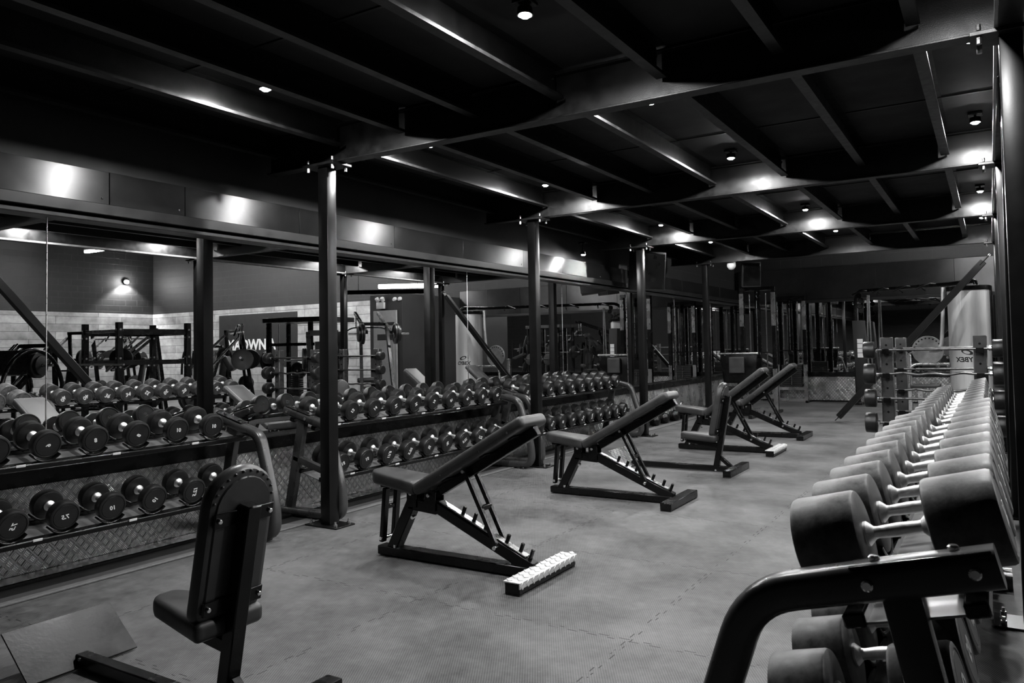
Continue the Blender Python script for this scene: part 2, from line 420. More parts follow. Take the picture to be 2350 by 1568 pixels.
# grey lobby box in the far corner of the right-hand wing
struct('wall_lobby', MB().box2((3.02, 15.5, 0), (4.18, YB, 2.86), .004), 'greywall')
d = struct('door_1', MB().box2((3.2, 15.455, 0), (4.02, 15.5, 2.42), .004), 'door')
MBd = MB().box2((3.28, 15.44, .02), (3.94, 15.456, 2.0), .003).build('door_leaf', 'door', d)
MB().box2((3.34, 15.43, 1.62), (3.86, 15.441, 1.78), .002).build('sign_plate', 'dark', d)
MB().cyl((3.36, 15.44, 1.0), (3.36, 15.38, 1.0), .012).cyl((3.36, 15.385, 1.0), (3.48, 15.385, 1.0), .01).build('door_handle', 'steel', d)
MB().box2((3.26, 15.437, 2.02), (3.96, 15.455, 2.1), .003).build('door_header', 'dark', d)

# ------------------------------------------------------------------ mezzanine steel
CY = [1.1, 4.255, 7.4, 10.5, 13.5]
def column(x, y, name):
    mb = MB().box2((x - .05, y - .05, .012), (x + .05, y + .05, 2.80), .008, 2)
    mb.box2((x - .17, y - .1, 0), (x + .17, y + .1, .012), .002)
    o = struct('steel_column', mb, 'column', name)
    b = MB(); p = MB()
    for sx in (-.13, .13):
        for sy in (-.07, .07):
            b.cyl((x + sx, y + sy, .011), (x + sx, y + sy, .032), .014, seg=6).cyl((x + sx, y + sy, .03), (x + sx, y + sy, .05), .008, seg=8)
            b.cyl((x + sx, y + sy, 2.765), (x + sx, y + sy, 2.80), .013, seg=6).cyl((x + sx, y + sy, 2.832), (x + sx, y + sy, 2.86), .011, seg=6)
    b.build('bolts', 'steel', o)
    MB().box2((x - .17, y - .1, 2.80), (x + .17, y + .1, 2.82), .002).build('cap_plate', 'beam', o)
    return o
for i, y in enumerate(CY):
    column(-4.455, y, 'black square steel column in the row along the mirror wall')
    column(.135, y, 'black square steel column in the row by the worn dumbbell rack')
def ibeam(a, b, along):
    mb = MB()
    def bx(o0, o1, z0, z1):
        if along == 'X': mb.box2((a[0], a[1] + o0, z0), (b[0], a[1] + o1, z1), .002)
        else: mb.box2((a[0] + o0, a[1], z0), (a[0] + o1, b[1], z1), .002)
    bx(-.05, .05, 2.82, 2.832); bx(-.006, .006, 2.832, 3.10); bx(-.05, .05, 3.10, 3.112)
    return mb
for y in CY: struct('ceiling_beam', ibeam((-5.1, y, 0), (.08, y, 0), 'X'), 'beam', 'black steel cross beam under the mezzanine')
M['lit_lip'] = simple('lamplit_edge_lip', .3, .45, .4, metal=.4, scale=12)  # lamplight along the edge beam's lip, painted in as a pale colour
struct('trim_60', MB().box2((.068, YF + 3, 2.82), (.084, 13.56, 2.846), .002), 'lit_lip')
for x in (.135,): struct('ceiling_beam', ibeam((x, YF + 3, 0), (x, 13.56, 0), 'Y'), 'beam', 'black steel edge beam under the mezzanine')
JX = [-5.0, -4.29, -3.66, -3.0, -2.345, -1.65, -.97, -.31]
bays = [(-2.9, 1.045), (1.155, 4.2), (4.31, 7.345), (7.455, 10.445), (10.555, 13.445)]
for (a, b) in bays:
    for x in JX:
        mb = MB()
        mb.box2((x, a, 2.93), (x + .003, b, 3.125), 0).box2((x, a, 2.93), (x + .065, b, 2.933), 0).box2((x + .062, a, 2.93), (x + .065, b, 2.95), 0).box2((x, a, 3.122), (x + .065, b, 3.125), 0)
        for yy in (a + .03, b - .03):
            for z in (2.98, 3.06): mb.cyl((x + .002, yy, z), (x + .016, yy, z), .01, seg=6)
        struct('ceiling_joist', mb, 'beam', 'black cold-formed steel joist under the mezzanine deck')
struct('ceiling_mezzanine', MB().box2((-5.24, YF + 3, 3.126), (.24, 13.6, 3.16), 0), 'ceil')
for y in (.0, 2.9, 6.25, 9.1, 12.1): struct('trim_%d' % (40 + int(y)), MB().box2((-5.2, y - .01, 3.118), (.1, y + .01, 3.127), 0), 'dark')
def brace(a, b, tip):
    a = V(*a); b = V(*b); d = (b - a).normalized()
    up = V(0, 1, 0) if abs(d.y) < .2 else V(1, 0, 0)
    mb = MB().bar(a + d * .12, b - d * .08, .1, .1, up, .006)
    mb.bar(a - d * .05, a + d * .2, .012, .12, up).bar(b - d * .2, b, .012, .12, up)
    o = struct('steel_brace', mb, 'column', tip)
    MB().cyl(a + up * -.05, a + up * .05, .018, seg=8).cyl(b - d * .05 + up * -.05, b - d * .05 + up * .05, .018, seg=8).build('bolts', 'steel', o)
    return o
brace((.03, 13.44, 2.62), (-2.27, 13.44, .03), 'black diagonal brace from the last column to the floor')
brace((.135, 4.36, 2.6), (.135, 6.52, .03), 'black diagonal brace beside the worn dumbbell rack')

# ------------------------------------------------------------------ ceiling spotlights
BULB = 54.
def spotlight(x, y, label, z=3.045, top=3.122, power=BULB, group='spotlights under the mezzanine'):
    t = thing('ceiling_spotlight', label, 'spotlight', (x, y, 0), 0, group)
    MB().box((0, 0, top - .012), (.1, .1, .02), None, .003).cyl((0, 0, z + .03), (0, 0, top - .01), .009, seg=10).lathe([(0, z + .04), (.038, z + .04), (.042, z), (.036, z), (.034, z + .01), (0, z + .012)], Matrix.Identity(4), (0, 0, 0), 20).build('lamp_housing', 'black', t)
    MB().lathe([(0, z - .012), (.02, z - .01), (.032, z + .004), (.03, z + .008), (0, z + .008)], Matrix.Identity(4), (0, 0, 0), 16).build('bulb', 'lamp', t)
    l = bpy.data.lights.new('spot', 'SPOT'); l.energy = power; l.spot_size = math.radians(176); l.spot_blend = .2; l.shadow_soft_size = .03
    lo = bpy.data.objects.new('spot', l); COL.objects.link(lo); lo.parent = t; lo.location = (0, 0, z - .02)
    return t
LY = [3.25, 4.92, 6.83, 10.08, 12.3]
rowname = {-3.95: 'row over the mirror-wall racks', -1.98: 'middle row', -.04: 'row over the worn racks'}
bayname = ['in front of the first cross beam', 'just past the first cross beam', 'in front of the second cross beam', 'in front of the third cross beam', 'past the third cross beam']
for x in (-3.95, -1.98, -.04):
    for y, bn in zip(LY, bayname): spotlight(x, y, 'Black ceiling spotlight %s, %s' % (bn, rowname[x]))
#==PART3==
# ------------------------------------------------------------------ dumbbells
RZ = {'+X': Matrix.Rotation(PI / 2, 4, 'Y'), '-X': Matrix.Rotation(-PI / 2, 4, 'Y')}
_hm = {}
def head_mesh(R, L, mat):
    k = (round(R, 3), round(L, 3), mat)
    if k not in _hm:
        b = .010
        prof = [(0, 0), (R * .5, 0), (R - b, 0), (R - b * .3, b * .3), (R, b), (R, L - b * 1.2), (R - b * .35, L - b * .35), (R - b * 1.2, L),
                (R * .84, L), (R * .82, L - .003), (R * .78, L - .003), (R * .76, L - .0005), (0, L - .0005)]
        _hm[k] = MB().lathe(prof, RZ['+X'], (0, 0, 0), 40).mesh('head', mat, 30)
    return _hm[k]
_hd = {}
def handle_mesh(g):
    k = round(g, 3)
    if k not in _hd:
        prof = [(0, -g), (.031, -g), (.031, -g + .006), (.024, -g + .014), (.0165, -g + .022), (.0150, -g + .03), (.0175, 0), (.0150, g - .03), (.0165, g - .022), (.024, g - .014), (.031, g - .006), (.031, g), (0, g)]
        _hd[k] = MB().lathe(prof, RZ['+X'], (0, 0, 0), 20).mesh('handle', 'knurl', 30)
    return _hd[k]
def part(name, me, parent, M4=None):
    o = bpy.data.objects.new(name, me); COL.objects.link(o); o.parent = parent
    if M4 is not None: o.matrix_local = M4
    return o
def dumbbell(label, group, loc, tilt, kg, R, L, g, mat, tsize, back_text=True, spin=None, rz=0.):
    """axis along local X, front head at +X"""
    t = thing('dumbbell', label, 'dumbbell', loc, 0, group)
    t.rotation_euler = (0, tilt, rz)
    part('handle', handle_mesh(g), t)
    part('head', head_mesh(R, L, mat), t, Matrix.Translation((g, 0, 0)))
    part('head', head_mesh(R, L, mat), t, Matrix.Translation((-g, 0, 0)) @ Matrix.Rotation(PI, 4, 'Z'))
    # the photograph is flipped left to right, so the lettering reads mirrored
    tm = text_mesh(kg, tsize)
    a = random.uniform(-PI, PI) if spin is None else spin
    flip = Matrix.Diagonal((-1, 1, 1, 1))
    face = Matrix.Rotation(PI / 2, 4, 'Z') @ Matrix.Rotation(PI / 2, 4, 'X')     # text plane -> faces +X
    part('number', tm, t, Matrix.Translation((g + L + .0002, 0, 0)) @ Matrix.Rotation(a, 4, 'X') @ face @ Matrix.Translation((0, -.004, 0)) @ flip)
    if back_text:
        part('number', tm, t, Matrix.Translation((-g - L - .0002, 0, 0)) @ Matrix.Rotation(PI, 4, 'Z') @ Matrix.Rotation(-a + 1, 4, 'X') @ face @ flip)
    return t

# ------------------------------------------------------------------ dumbbell racks (local: x=0 under the handles, front = +x, length along y)
def dumbbell_rack(label, loc, length, ups, los, Rs, rz=0., mat='tube', fx=0., zu=.867, group='two-tier dumbbell racks'):
    t = thing('dumbbell_rack', label, 'dumbbell rack', loc, rz, group)
    sec = rrect(.07 + fx * .3, .085, .028, 5)
    path = fillet([(-.215, .872), (.10, .79), (.25 + fx, .752 - fx * .3), (.40 + fx, .28), (.415 + fx, .045), (-.27, .045)], [0, .05, .14, .10, .13, 0], 8)
    th = math.atan2(.25, 1)
    for y in (.045, length - .045):
        mb = MB().sweep([(x, y, z) for x, z in path], sec, (0, 1, 0))
        fr = mb.build('end_frame', mat, t)
        MB().bar((-.02, y, .81), (-.19, y, .05), .085, .05, (0, 1, 0), .012, 2).build('upright', mat, t)
        MB().bar((-.13, y, .485), (.22, y, .395), .05, .055, (0, 0, 1), .012, 2).build('tier_arm', mat, t)
        b = MB()
        s = -1 if y < length / 2 else 1
        for x, z in ((-.17, .86), (.04, .806)): b.cyl((x, y + s * .04, z), (x, y + s * .052, z), .013, bev=.004, seg=14)
        for x, z in ((-.13, .892), (.03, .85)): b.cyl((x, y, z), (x, y, z + .014), .013, bev=.004, seg=14)
        b.build('bolts', 'chrome', fr)
        MB().bar((-.20, y, .906), (.08, y, .836), .07, .006, (0, 0, 1), .002).build('mounting_plate', 'black', fr)
        for q in (-.22, .3): MB().box((q, y, .008), (.06, .09, .016), None, .004).build('rubber_foot', 'rubber', fr)
    c, s = math.cos(th), math.sin(th)
    for nm, z0, x0, ps in (('upper', zu, 0., ups), ('lower', .457, .085, los)):
        d = Rs[nm] + .004
        # tray follows the tilt of the tier, below the heads
        def P(x, y, h): return V(x0 + x * c + h * s, y, z0 - x * s + h * c)
        R = Matrix.Rotation(th, 3, 'Y')
        for x, wd in ((-.14, .05), (.115, .05)):
            MB().box(P(x, length / 2, -d - .028), (wd, length - .09, .034), R, .005).build('tray_rail', 'black', t)
        MB().box(P(-.01, length / 2, -d - .04), (.23, length - .12, .006), R, .001).build('tray_plate', 'greyplate', t)
        for i, y in enumerate(ps):
            for x in (-.105, .105):
                mb = MB(); A = []
                for k in range(9):
                    a = math.radians(-142 + k * 104 / 8)
                    A.append((x, y + (d + .008) * math.cos(a), (d + .008) * math.sin(a)))
                mb.sweep(A, rrect(.010, .05, .003, 1), (1, 0, 0))
                mb.box((x, y, -d - .012), (.045, .05, .012), None, .003)
                mb.xform(Matrix.Translation((x0, 0, z0)) @ Matrix.Rotation(th, 4, 'Y'))
                mb.build('saddle', 'black', t)
            if i % 2 == 0:
                q = y + .13
                if q < length - .1: MB().box(P(.142, q, -d - .012), (.004, .05, .014), R, .001).build('weight_tag', 'tag', t)
    return t
def seq(y0, n, st=.2767): return [y0 + st * i for i in range(n)]
def fill_rack(which, org, rz, up, lo, kup, klo, Rs, dims, mat, ts, where, spins=None, zu=.867):
    """org = rack origin in world; y lists in rack-local coordinates"""
    ca, sa = math.cos(rz), math.sin(rz)
    for nm, ys_, kg, z0, x0 in (('upper', up, kup, zu, 0.), ('lower', lo, klo, .457, .085)):
        L, g = dims[nm]
        for i, y in enumerate(ys_):
            near = i if rz == 0 else len(ys_) - 1 - i
            lab = 'Dumbbell marked %s, %s from the near end, %s tier, %s' % (kg[i].replace('.5', ' and a half'), ORD[near], nm, where)
            x = x0 * ca - y * sa; yy = x0 * sa + y * ca
            sp = spins[nm][i] if spins and nm in spins and i < len(spins[nm]) else None
            dumbbell(lab, 'dumbbells on the ' + nm + ' tier of the ' + which, (org[0] + x, org[1] + yy, z0), math.atan2(.25, 1), kg[i], Rs[nm], L, g, mat, ts, True, sp, rz)
XR0 = -4.82
RsL = {'upper': .083, 'lower': .086}
dl = {'upper': (.055, .066), 'lower': (.058, .066)}
# rack A
yA = .78; LA = 3.74 - yA
upA = [y - yA for y in (2.05, 2.32, 2.595, 2.865, 3.14, 3.41)]; loA = [y - yA for y in (2.10, 2.375, 2.65, 2.92, 3.2, 3.47)]
dumbbell_rack('Two-tier dumbbell rack under the long mirror, holding the sixes, eights and tens', (XR0, yA, 0), LA, upA, loA, RsL)
fill_rack('first wall rack', (XR0, yA), 0, upA, loA, ['6', '6', '8', '8', '10', '10'], ['7.5', '7.5', '10', '10', '12.5', '12.5'], RsL, dl, 'rubber', .036, 'first wall rack',
          spins={'upper': [1.6, 1.5, .05, .9, 3.1, 3.1], 'lower': [1.2, .1, .08, .8, 1.5, .4]})
# rack B
yB = 4.30; LB = 2.95
upB = [y - yB for y in seq(4.47, 10, .2767)]; loB = [y - yB for y in seq(4.54, 10, .28)]
dumbbell_rack('Two-tier dumbbell rack under the long mirror behind the first steel column', (XR0, yB, 0), LB, upB, loB, RsL)
dlB = {'upper': (.07, .066), 'lower': (.075, .066)}
fill_rack('second wall rack', (XR0, yB), 0, upB, loB, ['12', '12', '14', '14', '16', '16', '18', '18', '20', '20'], ['15', '15', '17.5', '22.5', '20', '20', '22.5', '22.5', '25', '25'], RsL, dlB, 'rubber', .040, 'second wall rack')
# rack C
yC = 7.38; LC = 2.95
upC = [y - yC for y in seq(7.57, 10, .2767)]; loC = [y - yC for y in seq(7.72, 10, .265)]
RsC = {'upper': .087, 'lower': .09}
dumbbell_rack('Two-tier dumbbell rack under the long mirror between the second and third columns', (XR0, yC, 0), LC, upC, loC, RsC)
dlC = {'upper': (.085, .066), 'lower': (.09, .066)}
fill_rack('third wall rack', (XR0, yC), 0, upC, loC, ['22', '22', '24', '24', '26', '26', '28', '28', '30', '30'], ['27.5', '27.5', '30', '30', '32.5', '32.5', '35', '35', '37.5', '37.5'], RsC, dlC, 'rubber', .043, 'third wall rack')
# worn racks, turned round (front towards the mirror)
XD = -.215; RsD = {'upper': .112, 'lower': .110}; dD = {'upper': (.16, .078), 'lower': (.15, .074)}
yD = 4.86; LD = 3.03                      # local y=0 at world 4.86, running back to 1.87
upD = [yD - y for y in seq(4.64, 10, -.282)]; loD = [yD - y for y in seq(4.64, 10, -.282)]
dumbbell_rack('Two-tier dumbbell rack of big worn grey dumbbells, in front of the camera', (XD, yD, 0), LD, upD, loD, RsD, PI, 'tube', .06, .876)
fill_rack('first worn rack', (XD, yD), PI, upD, loD, ['42', '42', '44', '44', '46', '46', '48', '48', '50', '50'], ['42', '42', '44', '44', '46', '46', '48', '48', '50', '50'], RsD, dD, 'worn', .075, 'first worn rack', None, .876)
RsE = {'upper': .102, 'lower': .10}; dE = {'upper': (.125, .075), 'lower': (.12, .07)}
yE = 7.86; LE = 2.95
upE = [yE - y for y in seq(7.62, 10, -.2767)]; loE = [yE - y for y in seq(7.6, 10, -.2767)]
dumbbell_rack('Two-tier dumbbell rack of worn grey dumbbells, just before the fixed barbells', (XD, yE, 0), LE, upE, loE, RsE, PI)
fill_rack('second worn rack', (XD, yE), PI, upE, loE, ['22', '24', '26', '28', '30', '32', '34', '36', '40', '40'], ['32', '32', '34', '34', '36', '36', '38', '38', '40', '40'], RsE, dE, 'dusty', .07, 'second worn rack')

# ------------------------------------------------------------------ benches (world x kept, y relative to the beam)
def pad_mesh(poly, y0, y1, bev, mat='vinyl'):
    return MB().prism(poly, 'Y', y0, y1, bev, 4)
def seat_pad(x0, x1, w0, w1, z0a, z0b, thick, bev=.028):
    """trapezoid cushion from x0 (front, half width w0, top z0a) to x1 (half width w1, top z0b)"""
    mb = MB(); b = bmesh.new()
    n = 10; top = []
    pts = [(x0, -w0 * .55), (x0 + .05, -w0), (x1, -w1), (x1, w1), (x0 + .05, w0), (x0, w0 * .55)]
    def z(x): return z0a + (z0b - z0a) * (x - x0) / (x1 - x0)
    A = [b.verts.new((x, y, z(x))) for x, y in pts]; B = [b.verts.new((x, y, z(x) - thick)) for x, y in pts]
    b.faces.new(A); b.faces.new(B[::-1])
    for i in range(len(pts)):
        j = (i + 1) % len(pts); b.faces.new((A[i], B[i], B[j], A[j]))
    bmesh.ops.recalc_face_normals(b, faces=b.faces)
    bmesh.ops.bevel(b, geom=b.edges[:], offset=bev, segments=5, affect='EDGES', profile=.55)
    mb._merge(b); return mb
def adjustable_bench(label, yc, tread, ang=0., dx=0.):
    t = thing('adjustable_bench', label, 'weight bench', (dx - 2.95, yc, 0), 0, 'adjustable benches in a row')
    X0 = 2.95                                    # local x = world x + 2.95
    def q(x, y, z): return (x + X0, y, z)
    def rot(x, z):                               # backrest pivot
        px, pz = -3.10, .455; a = ang; dx_, dz_ = x - px, z - pz
        return (px + dx_ * math.cos(a) - dz_ * math.sin(a), pz + dx_ * math.sin(a) + dz_ * math.cos(a))
    seat_pad(-3.545 + X0, -3.13 + X0, .105, .145, .568, .522, .085, .026).build('seat_pad', 'vinyl', t)
    # back pad as a long cushion
    a0, a1 = rot(-3.155, .498), rot(-2.335, .962)
    A = V(a0[0] + X0, 0, a0[1]); B = V(a1[0] + X0, 0, a1[1]); dd = (B - A).normalized(); nn = V(-dd.z, 0, dd.x)
    L = (B - A).length; TH = .075
    b = bmesh.new(); bmesh.ops.create_cube(b, size=1)
    for v in b.verts: v.co = V(v.co.x * L, v.co.y * .29, v.co.z * TH)
    bmesh.ops.bevel(b, geom=b.edges[:], offset=.032, segments=5, affect='EDGES', profile=.55)
    Rm = Matrix((dd, V(0, 1, 0), nn)).transposed().to_4x4()
    mb = MB(); mb._merge(b, Matrix.Translation((A + B) / 2 - nn * TH / 2) @ Rm); mb.build('back_pad', 'vinyl', t)
    sup = MB().bar(A - nn * .105 + dd * .1, B - nn * .105 - dd * .015, .05, .06, nn, .004)
    for k in (.25, .6, .85): sup.box(A + dd * L * k - nn * .08, (.05, .2, .012), Rm.to_3x3(), .002)
    sup.build('back_support', 'black', t)
    bl = MB()
    for k in (.27, .62, .87):
        for y in (-.141, .141): bl.cyl(A + dd * L * k + V(0, y, 0) - nn * .05, A + dd * L * k + V(0, y * 1.03, 0) - nn * .05, .007, seg=8)
    bl.build('stitch_stud', 'chrome', t)
    # base
    fr = MB().box2(q(-3.52, -.045, 0.008), q(-2.33, .045, .066), .006)
    fr.bar(q(-3.41, 0, .05), q(-3.235, 0, .37), .075, .075, (0, 1, 0), .006)
    fr.bar(q(-3.26, 0, .36), q(-3.03, 0, .345), .075, .075, (0, 1, 0), .006)
    fr.bar(q(-3.065, 0, .365), q(-2.335, 0, .055), .07, .07, (0, 1, 0), .006)
    for y in (-.042, .042): fr.box2(q(-3.262, y - .005, .34), q(-3.185, y + .005, .46), .002).box2(q(-3.115, y - .005, .33), q(-3.03, y + .005, .46), .002)
    fr.build('base_frame', 'black', t)
    bt = MB()
    for x, z in ((-3.225, .428), (-3.08, .428)): bt.cyl(q(x, -.06, z), q(x, .06, z), .013, seg=12, bev=.003)
    bt.cyl(q(-3.37, -.04, .065), q(-3.37, -.04, .085), .01, seg=8).cyl(q(-3.2, -.04, .285), q(-3.2, -.07, .28), .011, seg=10)
    bt.build('pivot_bolts', 'chrome', t)
    seatfr = MB().box2(q(-3.5, -.035, .445), q(-3.1, .035, .485), .004)
    for y in (-.055, .055): seatfr.bar(q(-3.425, y, .45), q(-3.46, y, .10), .03, .045, (0, 1, 0), .004)
    seatfr.box2(q(-3.46, -.06, .31), q(-3.43, .06, .335), .003)
    seatfr.build('seat_support', 'black', t)
    MB().cyl(q(-3.455, -.085, .125), q(-3.455, .085, .125), .012, seg=10).cyl(q(-3.44, -.07, .325), q(-3.44, .07, .325), .01, seg=10).build('seat_pin', 'chrome', t)
    ld = V(.73, 0, -.31).normalized(); ln = V(.31, 0, .73).normalized(); base = V(-3.05 + X0, 0, .385)
    MB().bar(base + ld * .03 + ln * .02, base + ld * .72 + ln * .02, .05, .008, ln, .002).build('ladder_plate', 'steel', t)
    for s_ in (.21, .30, .395, .56, .665, .74):
        p = base + ld * s_ + ln * .0
        MB().cyl(p, p + ln * .075, .0125, seg=12, bev=.003).build('stop_peg', 'black', t)
    st = rot(-2.79, .60); sb = (-2.565, .165)
    for y in (-.05, .05): MB().bar(q(st[0], y, st[1]), q(sb[0], y, sb[1]), .026, .03, (0, 1, 0), .003).build('strut', 'black', t)
    m_ = ((st[0] + sb[0]) / 2, (st[1] + sb[1]) / 2)
    MB().box(q(m_[0], 0, m_[1]), (.03, .1, .03), None, .003).build('strut_bridge', 'black', t)
    MB().cyl(q(st[0], -.08, st[1]), q(st[0], .08, st[1]), .011, seg=10).cyl(q(sb[0], -.085, sb[1]), q(sb[0], .085, sb[1]), .013, seg=12, bev=.003).build('strut_pin', 'chrome', t)
    ft = MB().box2(q(-2.332, -.325, .006), q(-2.236, .325, .07), .006); ft.box2(q(-2.325, -.3255, .013), q(-2.243, -.31, .062), .002)
    foot = ft.build('cross_foot', 'black', t)
    for y in (-.3, .3): MB().box2(q(-2.33, y - .02, 0), q(-2.24, y + .02, .008), .001).build('rubber_foot', 'rubber', foot)
    if tread:
        mb = MB().box2(q(-2.338, -.33, .068), q(-2.230, .33, .076), .002).box2(q(-2.236, -.33, .04), q(-2.228, .33, .076), .002)
        for i in range(11):                     # raised lozenges of the grip plate
            for xx in (-2.315, -2.265):
                mb.box(q(xx, -.30 + .06 * i + (.03 if xx > -2.3 else 0), .077), (.026, .042, .007), Matrix.Rotation(PI / 4, 3, 'Z'), .002)
            mb.box(q(-2.229, -.30 + .06 * i, .055), (.007, .035, .03), Matrix.Rotation(PI / 4, 3, 'X'), .002)
        o = mb.build('grip_plate', 'tread_foot', t); o['label'] = 'white-silver tread plate capping the foot'
    return t
M['tread_foot'] = simple('polished_tread_cap', .7, .85, .4, metal=.55, scale=60)
adjustable_bench('Black adjustable bench with a bright tread-plate foot, nearest the camera', 3.82, True)
adjustable_bench('Black adjustable bench with a plain black foot, behind the nearest one', 6.14, False, dx=-.02)
adjustable_bench('Black adjustable bench with a tread-plate foot, behind the upright seat bench', 9.43, True, ang=.13)
adjustable_bench('Black adjustable bench set steepest, last in the row, plain black foot', 11.07, False, ang=.14)

def seat_bench(label, yc, dx, plate):
    t = thing('seated_press_bench', label, 'upright bench', (dx - 2.5, yc, 0), 0, 'upright seated press benches')
    X0 = 2.5
    def q(x, y, z): return (x + X0, y, z)
    # backrest with a rounded top, leaning back a little
    b0 = V(-2.512, 0, .368); b1 = V(-2.395, 0, .935); dd = (b1 - b0).normalized(); nn = V(-dd.z, 0, dd.x); H = (b1 - b0).length
    pts = []
    W, Rt = .145, .125
    for k in range(13):
        a = PI * k / 12; pts.append(((W - Rt + Rt) * math.cos(a) if False else W * math.cos(a), H - .135 + .135 * math.sin(a)))
    for k in range(7):
        a = PI + PI / 2 * k / 6; pts.append((-W + .05 + .05 * math.cos(a), .05 + .05 * math.sin(a)))
    for k in range(7):
        a = 1.5 * PI + PI / 2 * k / 6; pts.append((W - .05 + .05 * math.cos(a), .05 + .05 * math.sin(a)))
    b = bmesh.new(); T = .068
    def P(w, h, s): return b0 + V(X0, 0, 0) + dd * h + V(0, w, 0) + nn * s
    loops = []
    for inset, s in ((.030, T), (.012, T - .006), (.002, T - .02), (0, T * .5), (.002, .018), (.010, .004), (.022, 0)):
        k = 1 - inset / W
        loops.append([b.verts.new(P(w * k, H / 2 + (h - H / 2) * (1 - inset / (H / 2)), s)) for w, h in pts])
    for A, B in zip(loops, loops[1:]):
        for i in range(len(pts)):
            j = (i + 1) % len(pts); b.faces.new((A[i], A[j], B[j], B[i]))
    b.faces.new(loops[0]); b.faces.new(loops[-1][::-1])
    mb = MB(); mb._merge(b); pad = mb.build('back_pad', 'vinyl', t)
    # gathered vinyl edge and backing board on the rear of the pad
    bb = bmesh.new(); F = [bb.verts.new(P(w * .80, H / 2 + (h - H / 2) * .88, -.001)) for w, h in pts]; G = [bb.verts.new(P(w * .78, H / 2 + (h - H / 2) * .87, -.007)) for w, h in pts]
    bb.faces.new(G[::-1])
    for i in range(len(pts)): bb.faces.new((F[i], F[(i + 1) % len(pts)], G[(i + 1) % len(pts)], G[i]))
    mb = MB(); mb._merge(bb)
    for k in range(12):
        a = PI * (k + .5) / 12; p = P(W * .86 * math.cos(a), H - .135 + .12 * math.sin(a), -.001); mb.sphere(p, .0055, 8)
    mb.build('backing_board', 'vinyl', pad)
    seat_pad(-2.91 + X0, -2.49 + X0, .075, .15, .412, .395, .078, .030).build('seat_pad', 'vinyl', t)
    post = MB().bar(q(-2.53, 0, .05), q(-2.385, 0, .80), .06, .06, (0, 1, 0), .005)
    post.bar(q(-2.485, 0, .15), q(-2.36, 0, .045), .04, .04, (0, 1, 0), .004)
    post.bar(q(-2.85, 0, .32), q(-2.47, 0, .27), .05, .05, (0, 0, 1), .004)
    post.box2(q(-3.50, -.028, .008), q(-2.35, .028, .062), .005)
    for h in (.40, .075):
        p = P(0, h, -.012); post.box(p, (.012, .25, .055), Matrix((nn, V(0, 1, 0), dd)).transposed(), .002)
    post.build('frame', 'black', t)
    bl = MB()
    for h in (.40, .075):
        for y in (-.108, .108): p = P(y, h, -.016); bl.cyl(p, p - nn * .012, .009, seg=12, bev=.002)
    bl.cyl(q(-2.53, -.035, .02), q(-2.53, -.045, .02), .01).build('bolts', 'chrome', t)
    foot = MB().box2(q(-2.362, -.345, .004), q(-2.28, .345, .07), .008, 2).build('cross_foot', 'black', t)
    for y in (-.32, .32): MB().box2(q(-2.36, y - .03, 0), q(-2.284, y + .03, .006), .001).build('rubber_foot', 'rubber', foot)
    pl = MB().box((0, 0, 0), (.285, .46, .008), None, .002).xform(Matrix.Translation(q(-3.577, 0, .095)) @ Matrix.Rotation(math.atan2(.172, .23), 4, 'Y'))
    o = pl.build('foot_plate', plate, t)
    if plate != 'tread_xy': o['label'] = 'dull dark steel foot plate with weld marks'
    wd = MB()
    for k in range(9): wd.sphere(q(-3.455, -.03 + .0075 * k, .045 + random.uniform(0, .008)), random.uniform(.006, .010), 8)
    wd.build('weld_bead', 'steel', t)
    return t
M['oldplate'] = simple('scuffed_dark_plate', .003, .018, .34, metal=0., spec=.3, scale=7, bump=.2, bscale=60)
seat_bench('Upright black seat bench seen from behind, with a dull dark foot plate', 1.84, .055, 'oldplate')
seat_bench('Upright black seat bench with a silver tread foot plate', 7.87, 0., 'tread_xy')

# ------------------------------------------------------------------ fixed barbells and their racks
def barbell_rack(label, y):
    t = thing('barbell_rack', label, 'barbell rack', (-.52, y, 0), 0, 'fixed barbell racks')
    for x in (-.425, .425):
        p = MB().box2((x - .06, -.05, .06), (x + .06, .05, 1.38), .006).box2((x - .052, -.052, .1), (x + .052, -.048, 1.36), .002).build('post', 'tube', t)
        MB().box2((x - .05, -.38, .012), (x + .05, .38, .065), .006).build('foot', 'tube', t)
        for yy in (-.33, .33): MB().cyl((x, yy, 0), (x, yy, .014), .03, seg=14).build('rubber_foot', 'rubber', p)
        for z in (1.225, .975, .72, .465):
            MB().bar((x, -.05, z + .02), (x, -.135, z - .012), .07, .012, (0, 0, 1), .002).box((x, -.137, z + .008), (.07, .01, .05), None, .002).build('hook', 'black', t)
        st = MB()
        for z in (1.3, 1.1, .85, .6, .3): st.cyl((x, -.05, z), (x, -.056, z), .011, seg=12)
        st.build('bolts', 'black', t)
    MB().box2((-.37, -.025, .3), (.37, .025, .36), .005).build('cross_bar', 'tube', t)
    return t
